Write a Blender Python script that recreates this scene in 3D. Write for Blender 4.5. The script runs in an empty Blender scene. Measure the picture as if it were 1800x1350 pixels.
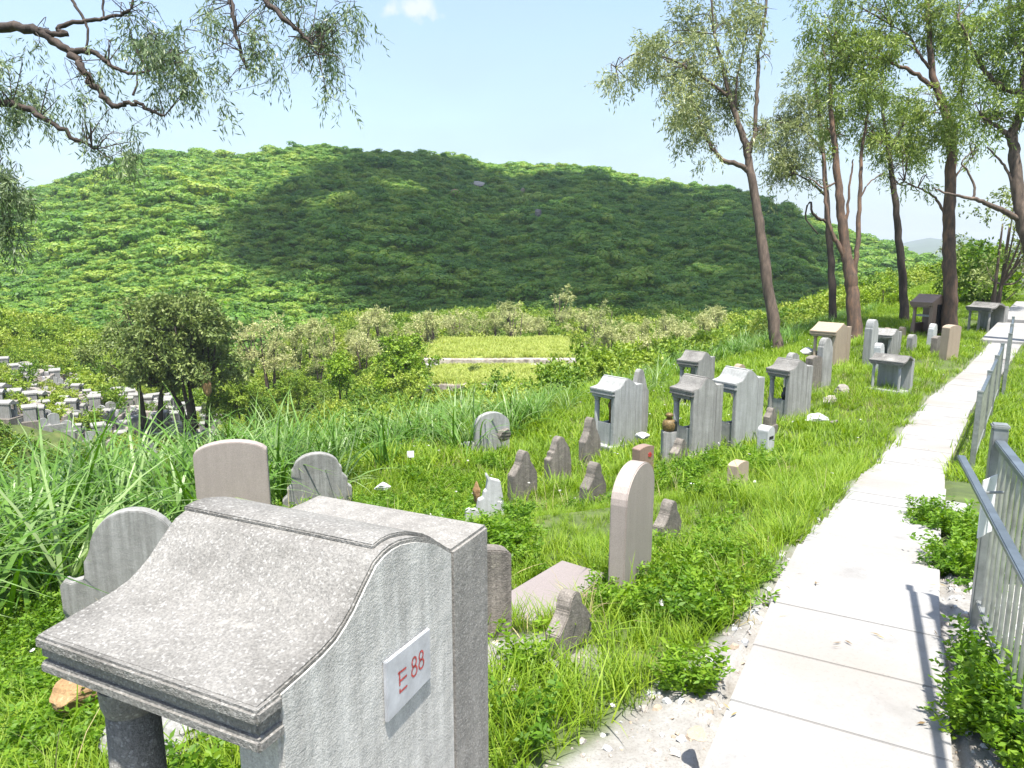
import bpy, bmesh, math, random
import numpy as np
from mathutils import Vector, Matrix
random.seed(7); rng = np.random.default_rng(7)
R = math.radians
S = bpy.context.scene
# ------------------------------------------------------------------ camera, sky, sun, exposure
F, CX, CY, EYE = 1300.0, 900.0, 675.0, 1.7          # focal length of the photograph in its own pixels
PITCH = math.atan(235 / F)
cam = bpy.data.objects.new('camera', bpy.data.cameras.new('camera'))
S.collection.objects.link(cam); S.camera = cam
cam.location = (0, 0, EYE); cam.rotation_euler = (R(90) - PITCH, 0, 0)
cam.data.sensor_width = 36; cam.data.lens = 36 * F / 1800
cam.data.clip_start = 0.05; cam.data.clip_end = 20000
SUN_EL, SUN_AZ = R(72), R(170)                       # azimuth clockwise from straight ahead
SUN = Vector((math.sin(SUN_AZ) * math.cos(SUN_EL), math.cos(SUN_AZ) * math.cos(SUN_EL), math.sin(SUN_EL)))
sun = bpy.data.objects.new('sun', bpy.data.lights.new('sun', 'SUN'))
S.collection.objects.link(sun)
sun.data.energy = 4.7; sun.data.angle = R(1.2); sun.data.color = (1, .95, .87)
sun.rotation_euler = SUN.to_track_quat('Z', 'Y').to_euler(); sun.location = (0, 0, 30)
W = bpy.data.worlds.new('World'); S.world = W; W.use_nodes = True
def world():
    nt = W.node_tree; nt.nodes.clear(); N = nt.nodes.new; L = nt.links.new
    out = N('ShaderNodeOutputWorld'); bg = N('ShaderNodeBackground'); bg.inputs[1].default_value = .125
    sky = N('ShaderNodeTexSky'); sky.sky_type = 'NISHITA'; sky.sun_disc = False
    sky.sun_elevation = SUN_EL; sky.sun_rotation = SUN_AZ; sky.dust_density = 1.6; sky.air_density = 1.0; sky.ozone_density = 1.5
    # bright summer vapour: thin clouds that thicken towards the horizon
    tc = N('ShaderNodeTexCoord'); sep = N('ShaderNodeSeparateXYZ'); L(tc.outputs['Generated'], sep.inputs[0])
    mp = N('ShaderNodeMapping'); mp.inputs['Scale'].default_value = (3, 3, 9); L(tc.outputs['Generated'], mp.inputs[0])
    nz = N('ShaderNodeTexNoise'); nz.inputs['Scale'].default_value = 1.6; nz.inputs['Detail'].default_value = 6; L(mp.outputs[0], nz.inputs[0])
    ht = N('ShaderNodeMapRange'); ht.inputs[1].default_value = -.02; ht.inputs[2].default_value = .42; ht.inputs[3].default_value = .88; ht.inputs[4].default_value = .13
    L(sep.outputs[2], ht.inputs[0])
    # more cloud to the right (east) low down
    rt = N('ShaderNodeMapRange'); rt.inputs[1].default_value = .1; rt.inputs[2].default_value = .6; rt.inputs[3].default_value = 0; rt.inputs[4].default_value = .5
    L(sep.outputs[0], rt.inputs[0])
    lo = N('ShaderNodeMapRange'); lo.inputs[1].default_value = .0; lo.inputs[2].default_value = .22; lo.inputs[3].default_value = 1; lo.inputs[4].default_value = 0
    L(sep.outputs[2], lo.inputs[0])
    ml = N('ShaderNodeMath'); ml.operation = 'MULTIPLY'; L(rt.outputs[0], ml.inputs[0]); L(lo.outputs[0], ml.inputs[1])
    nn = N('ShaderNodeMapRange'); nn.inputs[1].default_value = .35; nn.inputs[2].default_value = .65; nn.inputs[3].default_value = -.09; nn.inputs[4].default_value = .13
    L(nz.outputs[0], nn.inputs[0])
    # one small wisp of cloud high over the hill
    d = Vector(ray(728, 14)); d.normalize()
    dt = N('ShaderNodeVectorMath'); dt.operation = 'SUBTRACT'; L(tc.outputs['Generated'], dt.inputs[0]); dt.inputs[1].default_value = d
    mw = N('ShaderNodeMapping'); mw.inputs['Rotation'].default_value = (0, R(24), 0); mw.inputs['Scale'].default_value = (27, 27, 75); L(dt.outputs[0], mw.inputs[0])
    ln = N('ShaderNodeVectorMath'); ln.operation = 'LENGTH'; L(mw.outputs[0], ln.inputs[0])
    n2 = N('ShaderNodeTexNoise'); n2.inputs['Scale'].default_value = 55; n2.inputs['Detail'].default_value = 5; L(tc.outputs['Generated'], n2.inputs[0])
    m2 = N('ShaderNodeMath'); m2.operation = 'MULTIPLY_ADD'; m2.inputs[1].default_value = 2.6; L(n2.outputs[0], m2.inputs[0]); L(ln.outputs[1], m2.inputs[2])
    ws = N('ShaderNodeMapRange'); ws.inputs[1].default_value = 2.35; ws.inputs[2].default_value = 1.55; ws.inputs[3].default_value = 0; ws.inputs[4].default_value = .8
    L(m2.outputs[0], ws.inputs[0])
    a = None
    for o in (ht.outputs[0], nn.outputs[0]):
        if a is None: a = o; continue
        ad = N('ShaderNodeMath'); ad.operation = 'ADD'; ad.use_clamp = True; L(a, ad.inputs[0]); L(o, ad.inputs[1]); a = ad.outputs[0]
    mx = N('ShaderNodeMixRGB'); mx.inputs[2].default_value = (1.95, 2.5, 2.78, 1)
    L(a, mx.inputs[0]); L(sky.outputs[0], mx.inputs[1])
    cl = N('ShaderNodeMath'); cl.operation = 'ADD'; cl.use_clamp = True; L(ws.outputs[0], cl.inputs[0])
    lc = N('ShaderNodeMath'); lc.operation = 'MULTIPLY'; nr = N('ShaderNodeMapRange'); nr.inputs[1].default_value = .38; nr.inputs[2].default_value = .62; nr.inputs[3].default_value = .35; nr.inputs[4].default_value = 1.5
    L(nz.outputs[0], nr.inputs[0]); L(ml.outputs[0], lc.inputs[0]); L(nr.outputs[0], lc.inputs[1]); L(lc.outputs[0], cl.inputs[1])
    m3 = N('ShaderNodeMixRGB'); m3.inputs[2].default_value = (3.1, 3.25, 3.4, 1); L(cl.outputs[0], m3.inputs[0]); L(mx.outputs[0], m3.inputs[1]); L(m3.outputs[0], bg.inputs[0]); L(bg.outputs[0], out.inputs[0])
CP, SP = math.cos(PITCH), math.sin(PITCH)
def ray(px, py):
    u = (CY - py) / F
    return np.array([(px - CX) / F, CP + u * SP, -SP + u * CP])
def at(px, py, dep):                                  # a point DEP metres deep along a sight line
    return np.array([0, 0, EYE]) + ray(px, py) * dep
world()
S.view_settings.view_transform = 'Standard'; S.view_settings.look = 'None'
S.view_settings.exposure = 1.4; S.view_settings.gamma = 1
S.cycles.max_bounces = 6; S.cycles.transparent_max_bounces = 4; S.cycles.volume_bounces = 0
S.cycles.diffuse_bounces = 3; S.cycles.transmission_bounces = 3
S.cycles.use_denoising = True

# ------------------------------------------------------------------ helpers
col = S.collection
def tag(o, label=None, cat=None, group=None, kind=None):
    if label: o['label'] = label
    if cat: o['category'] = cat
    if group: o['group'] = group
    if kind: o['kind'] = kind
    return o
def link(o, parent=None):
    col.objects.link(o)
    if parent is not None: o.parent = parent
    return o
def empty(name, loc=(0, 0, 0), rz=0, label=None, cat=None, group=None, rx=0, ry=0):
    o = bpy.data.objects.new(name, None); link(o); o.location = loc; o.rotation_euler = (rx, ry, rz)
    o.empty_display_size = .1
    return tag(o, label, cat, group)
def mesh_obj(name, verts, faces, mat, parent=None, smooth=False, collection=None):
    me = bpy.data.meshes.new(name)
    me.from_pydata([tuple(v) for v in verts], [], [tuple(f) for f in faces]); me.update()
    if mat: me.materials.append(mat)
    if smooth: me.polygons.foreach_set('use_smooth', [True] * len(me.polygons))
    o = bpy.data.objects.new(name, me)
    if collection is not None: collection.objects.link(o)
    else: link(o, parent)
    return o
def quads_obj(name, Q, mat, parent=None, tone=None, collection=None):
    """Q: (n,4,3) loose quads with a tone per quad."""
    n = len(Q); me = bpy.data.meshes.new(name)
    me.vertices.add(4 * n); me.vertices.foreach_set('co', np.ascontiguousarray(Q, dtype=np.float32).ravel())
    me.loops.add(4 * n); me.loops.foreach_set('vertex_index', np.arange(4 * n, dtype=np.int32))
    me.polygons.add(n); me.polygons.foreach_set('loop_start', np.arange(0, 4 * n, 4, dtype=np.int32))
    try: me.polygons.foreach_set('loop_total', np.full(n, 4, dtype=np.int32))
    except Exception: pass
    if tone is not None:
        a = me.attributes.new('tone', 'FLOAT', 'FACE'); a.data.foreach_set('value', np.asarray(tone, dtype=np.float32))
    me.update(calc_edges=True); me.materials.append(mat)
    o = bpy.data.objects.new(name, me)
    if collection is not None: collection.objects.link(o)
    else: link(o, parent)
    return o
class MB:
    def __init__(s): s.v = []; s.f = []
    def add(s, v, f):
        k = len(s.v); s.v += [tuple(p) for p in v]; s.f += [tuple(i + k for i in q) for q in f]
    def box(s, x0, x1, y0, y1, z0, z1):
        s.add([(x, y, z) for z in (z0, z1) for (x, y) in ((x0, y0), (x1, y0), (x1, y1), (x0, y1))],
              [(3, 2, 1, 0), (4, 5, 6, 7), (0, 1, 5, 4), (1, 2, 6, 5), (2, 3, 7, 6), (3, 0, 4, 7)])
    def tube(s, pts, rad, n=8, cap=True):
        pts = [Vector(p) for p in pts]; m = len(pts); ring = []
        up = Vector((.3, .2, 1)).normalized()
        for i, p in enumerate(pts):
            d = (pts[min(i + 1, m - 1)] - pts[max(i - 1, 0)])
            if d.length < 1e-9: d = Vector((0, 0, 1))
            d.normalize(); a = d.cross(up if abs(d.dot(up)) < .95 else Vector((1, 0, 0))).normalized(); b = d.cross(a)
            r = rad[i] if hasattr(rad, '__len__') else rad
            ring.append([p + a * (r * math.cos(2 * math.pi * k / n)) + b * (r * math.sin(2 * math.pi * k / n)) for k in range(n)])
        v = [q for rr in ring for q in rr]; f = []
        for i in range(m - 1):
            for k in range(n):
                f.append((i * n + k, i * n + (k + 1) % n, (i + 1) * n + (k + 1) % n, (i + 1) * n + k))
        if cap: f.append(tuple(range(n))[::-1]); f.append(tuple((m - 1) * n + k for k in range(n)))
        s.add(v, f)
    def extrude(s, poly, x0, x1):                     # poly in (y, z), extruded along x
        n = len(poly)
        v = [(x0, y, z) for y, z in poly] + [(x1, y, z) for y, z in poly]
        f = [tuple(range(n)), tuple(range(2 * n - 1, n - 1, -1))]
        f += [(i, i + n, (i + 1) % n + n, (i + 1) % n) for i in range(n)]
        s.add(v, f)
    def build(s, name, mat, parent=None, bevel=0, smooth=False, seg=2):
        o = mesh_obj(name, s.v, s.f, mat, parent)
        bm = bmesh.new(); bm.from_mesh(o.data)
        bmesh.ops.recalc_face_normals(bm, faces=bm.faces)
        if bevel:
            ed = [e for e in bm.edges if len(e.link_faces) == 2 and e.calc_face_angle(0) > R(40)]
            try: bmesh.ops.bevel(bm, geom=ed, offset=bevel, segments=seg, affect='EDGES', clamp_overlap=True)
            except Exception: pass
        bm.to_mesh(o.data); bm.free()
        if smooth:
            o.data.polygons.foreach_set('use_smooth', [True] * len(o.data.polygons))
        return o
def fbm(x, y, f=1.0, oct=4, seed=0):
    """cheap smooth value noise in numpy, about -1..1"""
    x = np.asarray(x, float) * f; y = np.asarray(y, float) * f; tot = 0; amp = 1; nrm = 0
    for o in range(oct):
        xi = np.floor(x).astype(np.int64); yi = np.floor(y).astype(np.int64); fx = x - xi; fy = y - yi
        fx = fx * fx * (3 - 2 * fx); fy = fy * fy * (3 - 2 * fy)
        def h(i, j):
            n = (i * 374761393 + j * 668265263 + (seed + o) * 1442695041) & 0x7fffffff
            n = ((n ^ (n >> 13)) * 1274126177) & 0x7fffffff
            return ((n ^ (n >> 16)) & 0xffff) / 32767.5 - 1
        v = h(xi, yi) * (1 - fx) * (1 - fy) + h(xi + 1, yi) * fx * (1 - fy) + h(xi, yi + 1) * (1 - fx) * fy + h(xi + 1, yi + 1) * fx * fy
        tot = tot + v * amp; nrm += amp; amp *= .5; x = x * 2.03 + 17; y = y * 2.03 + 31
    return tot / nrm
def sstep(a, b, x):
    t = np.clip((np.asarray(x, float) - a) / (b - a), 0, 1); return t * t * (3 - 2 * t)

# ------------------------------------------------------------------ materials
def new_mat(name):
    m = bpy.data.materials.new(name); m.use_nodes = True; nt = m.node_tree
    b = nt.nodes['Principled BSDF']; return m, nt, nt.nodes.new, nt.links.new, b
def ramp(nt, stops):
    r = nt.nodes.new('ShaderNodeValToRGB'); e = r.color_ramp.elements
    while len(e) > 1: e.remove(e[-1])
    e[0].position = stops[0][0]; e[0].color = (*stops[0][1], 1)
    for p, c in stops[1:]: k = e.new(p); k.color = (*c, 1)
    return r
def noise(nt, vec, scale, detail=4, rough=.55):
    n = nt.nodes.new('ShaderNodeTexNoise'); n.inputs['Scale'].default_value = scale; n.inputs['Detail'].default_value = detail
    n.inputs['Roughness'].default_value = rough; nt.links.new(vec, n.inputs['Vector']); return n.outputs[0]
def mix(nt, fac, a, b, mode='MIX'):
    m = nt.nodes.new('ShaderNodeMixRGB'); m.blend_type = mode
    for i, v in ((0, fac), (1, a), (2, b)):
        if isinstance(v, (int, float)): m.inputs[i].default_value = v
        elif isinstance(v, tuple): m.inputs[i].default_value = (*v, 1)
        else: nt.links.new(v, m.inputs[i])
    return m.outputs[0]
def coords(nt, rnd=True):
    tc = nt.nodes.new('ShaderNodeTexCoord')
    if not rnd: return tc.outputs['Object']
    oi = nt.nodes.new('ShaderNodeObjectInfo'); mu = nt.nodes.new('ShaderNodeVectorMath'); mu.operation = 'MULTIPLY_ADD'
    nt.links.new(oi.outputs['Random'], mu.inputs[0]); mu.inputs[1].default_value = (13, 7, 5); nt.links.new(tc.outputs['Object'], mu.inputs[2])
    return mu.outputs[0]
def stone_mat(name, base, dark, speck=(.6, .6, .58), grain=420, speckle=.35, stain=.6, streak=.7, rough=.85, bump=.35, lichen=None):
    m, nt, N, L, b = new_mat(name); v = coords(nt)
    big = noise(nt, v, 3.2, 6, .62)
    r = ramp(nt, [(.30, (1, 1, 1)), (.62, (0, 0, 0))]); L(big, r.inputs[0])
    mp = N('ShaderNodeMapping'); mp.inputs['Scale'].default_value = (1, 1, .07); L(v, mp.inputs[0])
    st = noise(nt, mp.outputs[0], 22, 4, .6); rs = ramp(nt, [(.38, (1, 1, 1)), (.62, (0, 0, 0))]); L(st, rs.inputs[0])
    f1 = N('ShaderNodeMath'); f1.operation = 'MULTIPLY'; f1.inputs[1].default_value = stain; L(r.outputs[0], f1.inputs[0])
    f2 = N('ShaderNodeMath'); f2.operation = 'MULTIPLY'; f2.inputs[1].default_value = streak; L(rs.outputs[0], f2.inputs[0])
    c = mix(nt, f1.outputs[0], base, dark); c = mix(nt, f2.outputs[0], c, tuple(x * .72 + y * .28 * .6 for x, y in zip(dark, base)))
    g = noise(nt, v, grain, 2, .7); rg = ramp(nt, [(.34, (.55, .55, .55)), (.5, (1, 1, 1)), (.66, (1.4, 1.4, 1.4))]); L(g, rg.inputs[0])
    c = mix(nt, speckle * 1.8 if speckle < .5 else .9, c, rg.outputs[0], 'MULTIPLY')
    vo = N('ShaderNodeTexVoronoi'); vo.inputs['Scale'].default_value = grain * 1.15; L(v, vo.inputs['Vector'])
    rv = ramp(nt, [(.86, (0, 0, 0)), (.93, (1, 1, 1))]); sp = N('ShaderNodeSeparateColor'); L(vo.outputs['Color'], sp.inputs[0]); L(sp.outputs[0], rv.inputs[0])
    f3 = N('ShaderNodeMath'); f3.operation = 'MULTIPLY'; f3.inputs[1].default_value = speckle; L(rv.outputs[0], f3.inputs[0])
    c = mix(nt, f3.outputs[0], c, speck)
    if lichen:
        li = noise(nt, v, 7, 6, .7); rl = ramp(nt, [(.62, (0, 0, 0)), (.70, (.7, .7, .7))]); L(li, rl.inputs[0]); c = mix(nt, rl.outputs[0], c, lichen)
    L(c, b.inputs['Base Color']); b.inputs['Roughness'].default_value = rough
    bp = N('ShaderNodeBump'); bp.inputs['Strength'].default_value = bump; bp.inputs['Distance'].default_value = .004
    ad = N('ShaderNodeMath'); ad.operation = 'MULTIPLY_ADD'; ad.inputs[1].default_value = 3; L(noise(nt, v, 14, 5, .6), ad.inputs[0]); L(g, ad.inputs[2])
    L(ad.outputs[0], bp.inputs['Height']); L(bp.outputs[0], b.inputs['Normal'])
    return m
M = {}
M['granite'] = stone_mat('shanghai_plaster', (.198, .192, .180), (.088, .084, .077), (.40, .395, .38), grain=165, speckle=.34, stain=1, streak=.2, bump=.9, lichen=(.30, .29, .265))
M['granite_wall'] = stone_mat('fill_lit_granite_wall', (.47, .465, .445), (.29, .285, .27), (.58, .58, .56), grain=190, speckle=.2, stain=.6, streak=.85, bump=.6)  # same stone as the roof; diffuse light on the wall put into its colour
M['granite_back'] = stone_mat('half_lit_back_stone', (.235, .226, .21), (.14, .133, .123), (.46, .45, .43), grain=180, speckle=.25, stain=.7, streak=.6, bump=.6)  # tone between roof and wall, evening out light on top and side
M['concrete'] = stone_mat('grey_grave_concrete', (.29, .29, .28), (.15, .147, .138), (.36, .36, .35), grain=160, speckle=.2, stain=.65, streak=.85, bump=.4)
M['concrete_pale'] = stone_mat('pale_grave_concrete', (.315, .325, .32), (.17, .172, .167), (.45, .45, .45), grain=160, speckle=.15, stain=.45, streak=.6, bump=.3)
M['brown'] = stone_mat('weathered_brown_stone', (.205, .182, .158), (.085, .076, .067), (.34, .31, .28), grain=130, speckle=.25, stain=.75, streak=.8, bump=.7, lichen=(.27, .25, .20))
M['pink'] = stone_mat('pink_granite', (.30, .258, .235), (.215, .182, .165), (.40, .35, .32), grain=260, speckle=.25, stain=.35, streak=.25, rough=.6, bump=.15)
M['tan'] = stone_mat('tan_stone', (.32, .255, .19), (.22, .175, .13), (.46, .40, .33), grain=220, speckle=.2, stain=.35, streak=.35, rough=.75, bump=.2)
M['redstone'] = stone_mat('brown_red_granite', (.24, .165, .13), (.14, .095, .08), (.4, .32, .28), grain=220, speckle=.25, stain=.4, streak=.3, rough=.55, bump=.15)
M['whitewash'] = stone_mat('whitewashed_stone', (.45, .46, .47), (.30, .30, .295), (.55, .55, .55), grain=150, speckle=.1, stain=.5, streak=.5, bump=.3)
M['orange_rock'] = stone_mat('iron_stained_rock', (.33, .21, .10), (.16, .085, .035), (.45, .38, .28), grain=60, speckle=.2, stain=.9, streak=.2, bump=1)
M['rock'] = stone_mat('grey_rubble', (.33, .30, .27), (.17, .15, .13), (.5, .48, .45), grain=80, speckle=.2, stain=.7, streak=.2, bump=1)
def plain(name, c, rough=.5, metal=0, var=.25, scale=30):
    m, nt, N, L, b = new_mat(name); v = coords(nt)
    r = ramp(nt, [(.3, tuple(x * (1 - var) for x in c)), (.7, tuple(min(1, x * (1 + var * .5)) for x in c))]); L(noise(nt, v, scale, 5, .6), r.inputs[0])
    L(r.outputs[0], b.inputs['Base Color']); b.inputs['Roughness'].default_value = rough; b.inputs['Metallic'].default_value = metal
    return m
M['plaque'] = plain('marble_plaque', (.37, .385, .41), .35, 0, .28, 16)
M['red'] = plain('red_paint', (.42, .05, .045), .5, 0, .7, 160)
M['black'] = plain('black_stone', (.02, .023, .026), .25, 0, .2)
M['hole_shade'] = plain('painted_hole_shade', (.012, .012, .012), .9)  # near-black: shade inside small openings put into the colour
M['gold'] = plain('old_gilt', (.16, .105, .035), .6, .1, .8, 60)
M['steel'] = plain('galvanised_steel', (.29, .305, .30), .42, .55, .35, 14)
M['steel_pale'] = plain('steel_picket', (.36, .37, .34), .45, .45, .35, 14)
M['blue_rail'] = plain('blue_grey_rail', (.14, .17, .20), .38, .5, .3, 10)
M['paper'] = plain('white_board', (.66, .66, .67), .6, 0, .08, 8)
def path_mat():
    m, nt, N, L, b = new_mat('white_concrete_path'); v = coords(nt, False)
    r = ramp(nt, [(.25, (.165, .16, .152)), (.46, (.245, .242, .237)), (.75, (.285, .283, .28))]); L(noise(nt, v, 2.2, 8, .65), r.inputs[0])
    r2 = ramp(nt, [(.46, (0, 0, 0)), (.72, (.6, .6, .6))]); L(noise(nt, v, 1.1, 3, .5), r2.inputs[0])
    c = mix(nt, r2.outputs[0], r.outputs[0], (.19, .165, .135))
    r3 = ramp(nt, [(.33, (.80, .80, .80)), (.45, (1, 1, 1))]); L(noise(nt, v, 60, 3, .7), r3.inputs[0])
    c = mix(nt, .6, c, r3.outputs[0], 'MULTIPLY')
    L(c, b.inputs['Base Color']); b.inputs['Roughness'].default_value = .85
    bp = N('ShaderNodeBump'); bp.inputs['Strength'].default_value = .25; bp.inputs['Distance'].default_value = .004; L(noise(nt, v, 45, 5, .7), bp.inputs['Height']); L(bp.outputs[0], b.inputs['Normal'])
    return m
M['path'] = path_mat()
def ground_mat():
    m, nt, N, L, b = new_mat('cemetery_ground'); v = coords(nt, False)
    at_ = N('ShaderNodeAttribute'); at_.attribute_name = 'sand'
    r = ramp(nt, [(.3, (.035, .05, .014)), (.55, (.07, .10, .022)), (.75, (.13, .14, .045))]); L(noise(nt, v, 1.7, 8, .65), r.inputs[0])
    rs = ramp(nt, [(.3, (.165, .152, .135)), (.5, (.235, .227, .212)), (.7, (.29, .285, .275))]); L(noise(nt, v, 5, 8, .7), rs.inputs[0])
    r3 = ramp(nt, [(.3, (.62, .6, .57)), (.5, (1, 1, 1))]); L(noise(nt, v, 90, 3, .75), r3.inputs[0])
    sc = mix(nt, .8, rs.outputs[0], r3.outputs[0], 'MULTIPLY')
    c = mix(nt, at_.outputs['Fac'], r.outputs[0], sc)
    L(c, b.inputs['Base Color']); b.inputs['Roughness'].default_value = .95
    bp = N('ShaderNodeBump'); bp.inputs['Strength'].default_value = .6; bp.inputs['Distance'].default_value = .012; L(noise(nt, v, 28, 6, .75), bp.inputs['Height']); L(bp.outputs[0], b.inputs['Normal'])
    return m
M['ground'] = ground_mat()
def leaf_mat(name, lo, mid, hi, trans=.35, rough=.55, patch=.9, objvar=.5):
    """tone per leaf, plus clumps of lighter and darker growth, plus a shift per plant"""
    m, nt, N, L, b = new_mat(name)
    ta = N('ShaderNodeAttribute'); ta.attribute_name = 'tone'
    oi = N('ShaderNodeObjectInfo'); tc = N('ShaderNodeTexCoord')
    n = noise(nt, tc.outputs['Object'], patch, 3, .6)
    a = N('ShaderNodeMath'); a.operation = 'MULTIPLY_ADD'; a.inputs[1].default_value = .5; a.inputs[2].default_value = -.02; L(ta.outputs['Fac'], a.inputs[0])
    a2 = N('ShaderNodeMath'); a2.operation = 'MULTIPLY_ADD'; a2.inputs[1].default_value = .55; L(n, a2.inputs[0]); L(a.outputs[0], a2.inputs[2])
    a3 = N('ShaderNodeMath'); a3.operation = 'MULTIPLY_ADD'; a3.inputs[1].default_value = objvar; L(oi.outputs['Random'], a3.inputs[0]); L(a2.outputs[0], a3.inputs[2])
    a4 = N('ShaderNodeMath'); a4.operation = 'SUBTRACT'; a4.inputs[1].default_value = objvar * .5; L(a3.outputs[0], a4.inputs[0])
    r = ramp(nt, [(.12, lo), (.5, mid), (.9, hi)]); L(a4.outputs[0], r.inputs[0])
    L(r.outputs[0], b.inputs['Base Color']); b.inputs['Roughness'].default_value = rough; b.inputs['Specular IOR Level'].default_value = .35
    t = N('ShaderNodeBsdfTranslucent'); mxs = N('ShaderNodeMixShader'); mxs.inputs[0].default_value = trans
    hs = N('ShaderNodeHueSaturation'); hs.inputs['Saturation'].default_value = 1.15; hs.inputs['Value'].default_value = 1.35; L(r.outputs[0], hs.inputs['Color']); L(hs.outputs[0], t.inputs[0])
    L(b.outputs[0], mxs.inputs[1]); L(t.outputs[0], mxs.inputs[2]); L(mxs.outputs[0], nt.nodes['Material Output'].inputs[0])
    return m
M['grass'] = leaf_mat('grass_blades', (.08, .15, .008), (.16, .27, .015), (.275, .36, .035), trans=.38, patch=1.2)
M['weed'] = leaf_mat('weed_leaves', (.05, .125, .008), (.115, .23, .012), (.20, .31, .02), trans=.38, patch=3)
M['dry'] = leaf_mat('dry_stalks', (.22, .19, .08), (.34, .29, .14), (.45, .40, .24), trans=.25, patch=1)
M['reed'] = leaf_mat('reed_blades', (.04, .105, .010), (.105, .215, .028), (.30, .38, .18), trans=.3, rough=.4, patch=.9, objvar=.35)
M['shrub'] = leaf_mat('hill_shrub_leaves', (.05, .135, .026), (.14, .27, .036), (.30, .37, .06), trans=.34, patch=.35, objvar=.5)
M['scrub'] = leaf_mat('valley_scrub_leaves', (.07, .15, .015), (.20, .29, .03), (.34, .39, .07), trans=.3, patch=.5, objvar=.6)
M['bright'] = leaf_mat('bright_bush_leaves', (.08, .17, .012), (.21, .32, .02), (.33, .42, .04), trans=.3, patch=.9, objvar=.25)
M['dim'] = leaf_mat('dark_tree_leaves', (.05, .09, .02), (.13, .18, .042), (.26, .30, .09), trans=.22, patch=.6, objvar=.25)
M['pale'] = leaf_mat('pale_tree_leaves', (.19, .23, .08), (.37, .39, .16), (.54, .53, .28), trans=.3, patch=.9, objvar=.3)
M['acacia'] = leaf_mat('silver_tree_leaves', (.07, .10, .035), (.235, .275, .115), (.45, .47, .25), trans=.32, rough=.4, patch=1.1, objvar=.2)
M['acacia_green'] = leaf_mat('olive_tree_leaves', (.055, .10, .02), (.18, .25, .05), (.37, .42, .14), trans=.34, rough=.45, patch=1.0, objvar=.2)
M['overhang'] = leaf_mat('overhanging_leaves', (.03, .055, .026), (.11, .16, .07), (.27, .33, .17), trans=.25, rough=.4, patch=2.0, objvar=.1)
M['hillsoil'] = plain('hill_undergrowth', (.035, .075, .014), .95, 0, .5, .25)
M['farhill'] = plain('far_hill_forest', (.05, .085, .035), .95, 0, .4, .01)
M['field'] = plain('terrace_grass', (.30, .35, .085), .95, 0, .35, .5)
def bark_mat(name, c1, c2, c3):
    m, nt, N, L, b = new_mat(name); v = coords(nt)
    mp = N('ShaderNodeMapping'); mp.inputs['Scale'].default_value = (1, 1, .22); L(v, mp.inputs[0])
    r = ramp(nt, [(.3, c1), (.5, c2), (.7, c3)]); L(noise(nt, mp.outputs[0], 9, 7, .7), r.inputs[0]); L(r.outputs[0], b.inputs['Base Color'])
    b.inputs['Roughness'].default_value = .9
    bp = N('ShaderNodeBump'); bp.inputs['Strength'].default_value = .8; bp.inputs['Distance'].default_value = .02; L(noise(nt, mp.outputs[0], 26, 5, .7), bp.inputs['Height']); L(bp.outputs[0], b.inputs['Normal'])
    return m
M['bark'] = bark_mat('grey_brown_bark', (.035, .025, .02), (.085, .062, .048), (.17, .125, .095))
M['bark_dark'] = bark_mat('dark_bark', (.018, .013, .011), (.045, .033, .027), (.09, .065, .05))
M['bark_sun_orange'] = bark_mat('sun_orange_bark', (.04, .028, .022), (.095, .062, .045), (.20, .11, .065))  # orange of the sunlit trunk sides put into the bark colour

# ------------------------------------------------------------------ the lie of the land
PL = np.array([(-6.2, -9.5, .1), (-1.6, -1.9, 0), (.63, 2.2, 0), (1.54, 3.88, 0), (2.54, 5.6, -.33), (3.3, 6.8, -.47), (4.5, 8.85, -.93), (7.7, 13.45, -1.0),
               (9.8, 16, -1.0), (13.7, 21, -.85), (20, 29, -.45), (30, 41, .2), (48, 62, 1.2)])   # left edge of the path
PW = .74                                              # its width
SEG = np.hypot(*(PL[1:, :2] - PL[:-1, :2]).T); CUM = np.concatenate([[0], np.cumsum(SEG)]); S0 = CUM[2]
def su(x, y):
    """distance along the path (0 at the photograph's bottom edge) and signed distance to its left edge"""
    x = np.asarray(x, float); y = np.asarray(y, float); best = None
    for i in range(len(SEG)):
        a = PL[i, :2]; t = (PL[i + 1, :2] - a) / SEG[i]
        w = (x - a[0]) * t[0] + (y - a[1]) * t[1]; wc = np.clip(w, 0 if i else -1e9, SEG[i] if i < len(SEG) - 1 else 1e9)
        dx = x - a[0] - wc * t[0]; dy = y - a[1] - wc * t[1]; d = np.hypot(dx, dy)
        u = np.where((dx * -t[1] + dy * t[0]) >= 0, d, -d)
        if best is None: best = [d, CUM[i] + wc - S0, u]
        else:
            k = d < best[0]; best = [np.where(k, n_, o_) for n_, o_ in ((d, best[0]), (CUM[i] + wc - S0, best[1]), (u, best[2]))]
    return best[1], best[2]
def zpath(s): return np.interp(s, CUM - S0, PL[:, 2])
def pt(s, u):
    i = int(np.clip(np.searchsorted(CUM - S0, s) - 1, 0, len(SEG) - 1)); t = (PL[i + 1, :2] - PL[i, :2]) / SEG[i]
    p = PL[i, :2] + t * (s - (CUM[i] - S0)); return p + np.array([-t[1], t[0]]) * u, t
ANCH = []                                             # measured ground points under the graves: x, y, z
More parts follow.
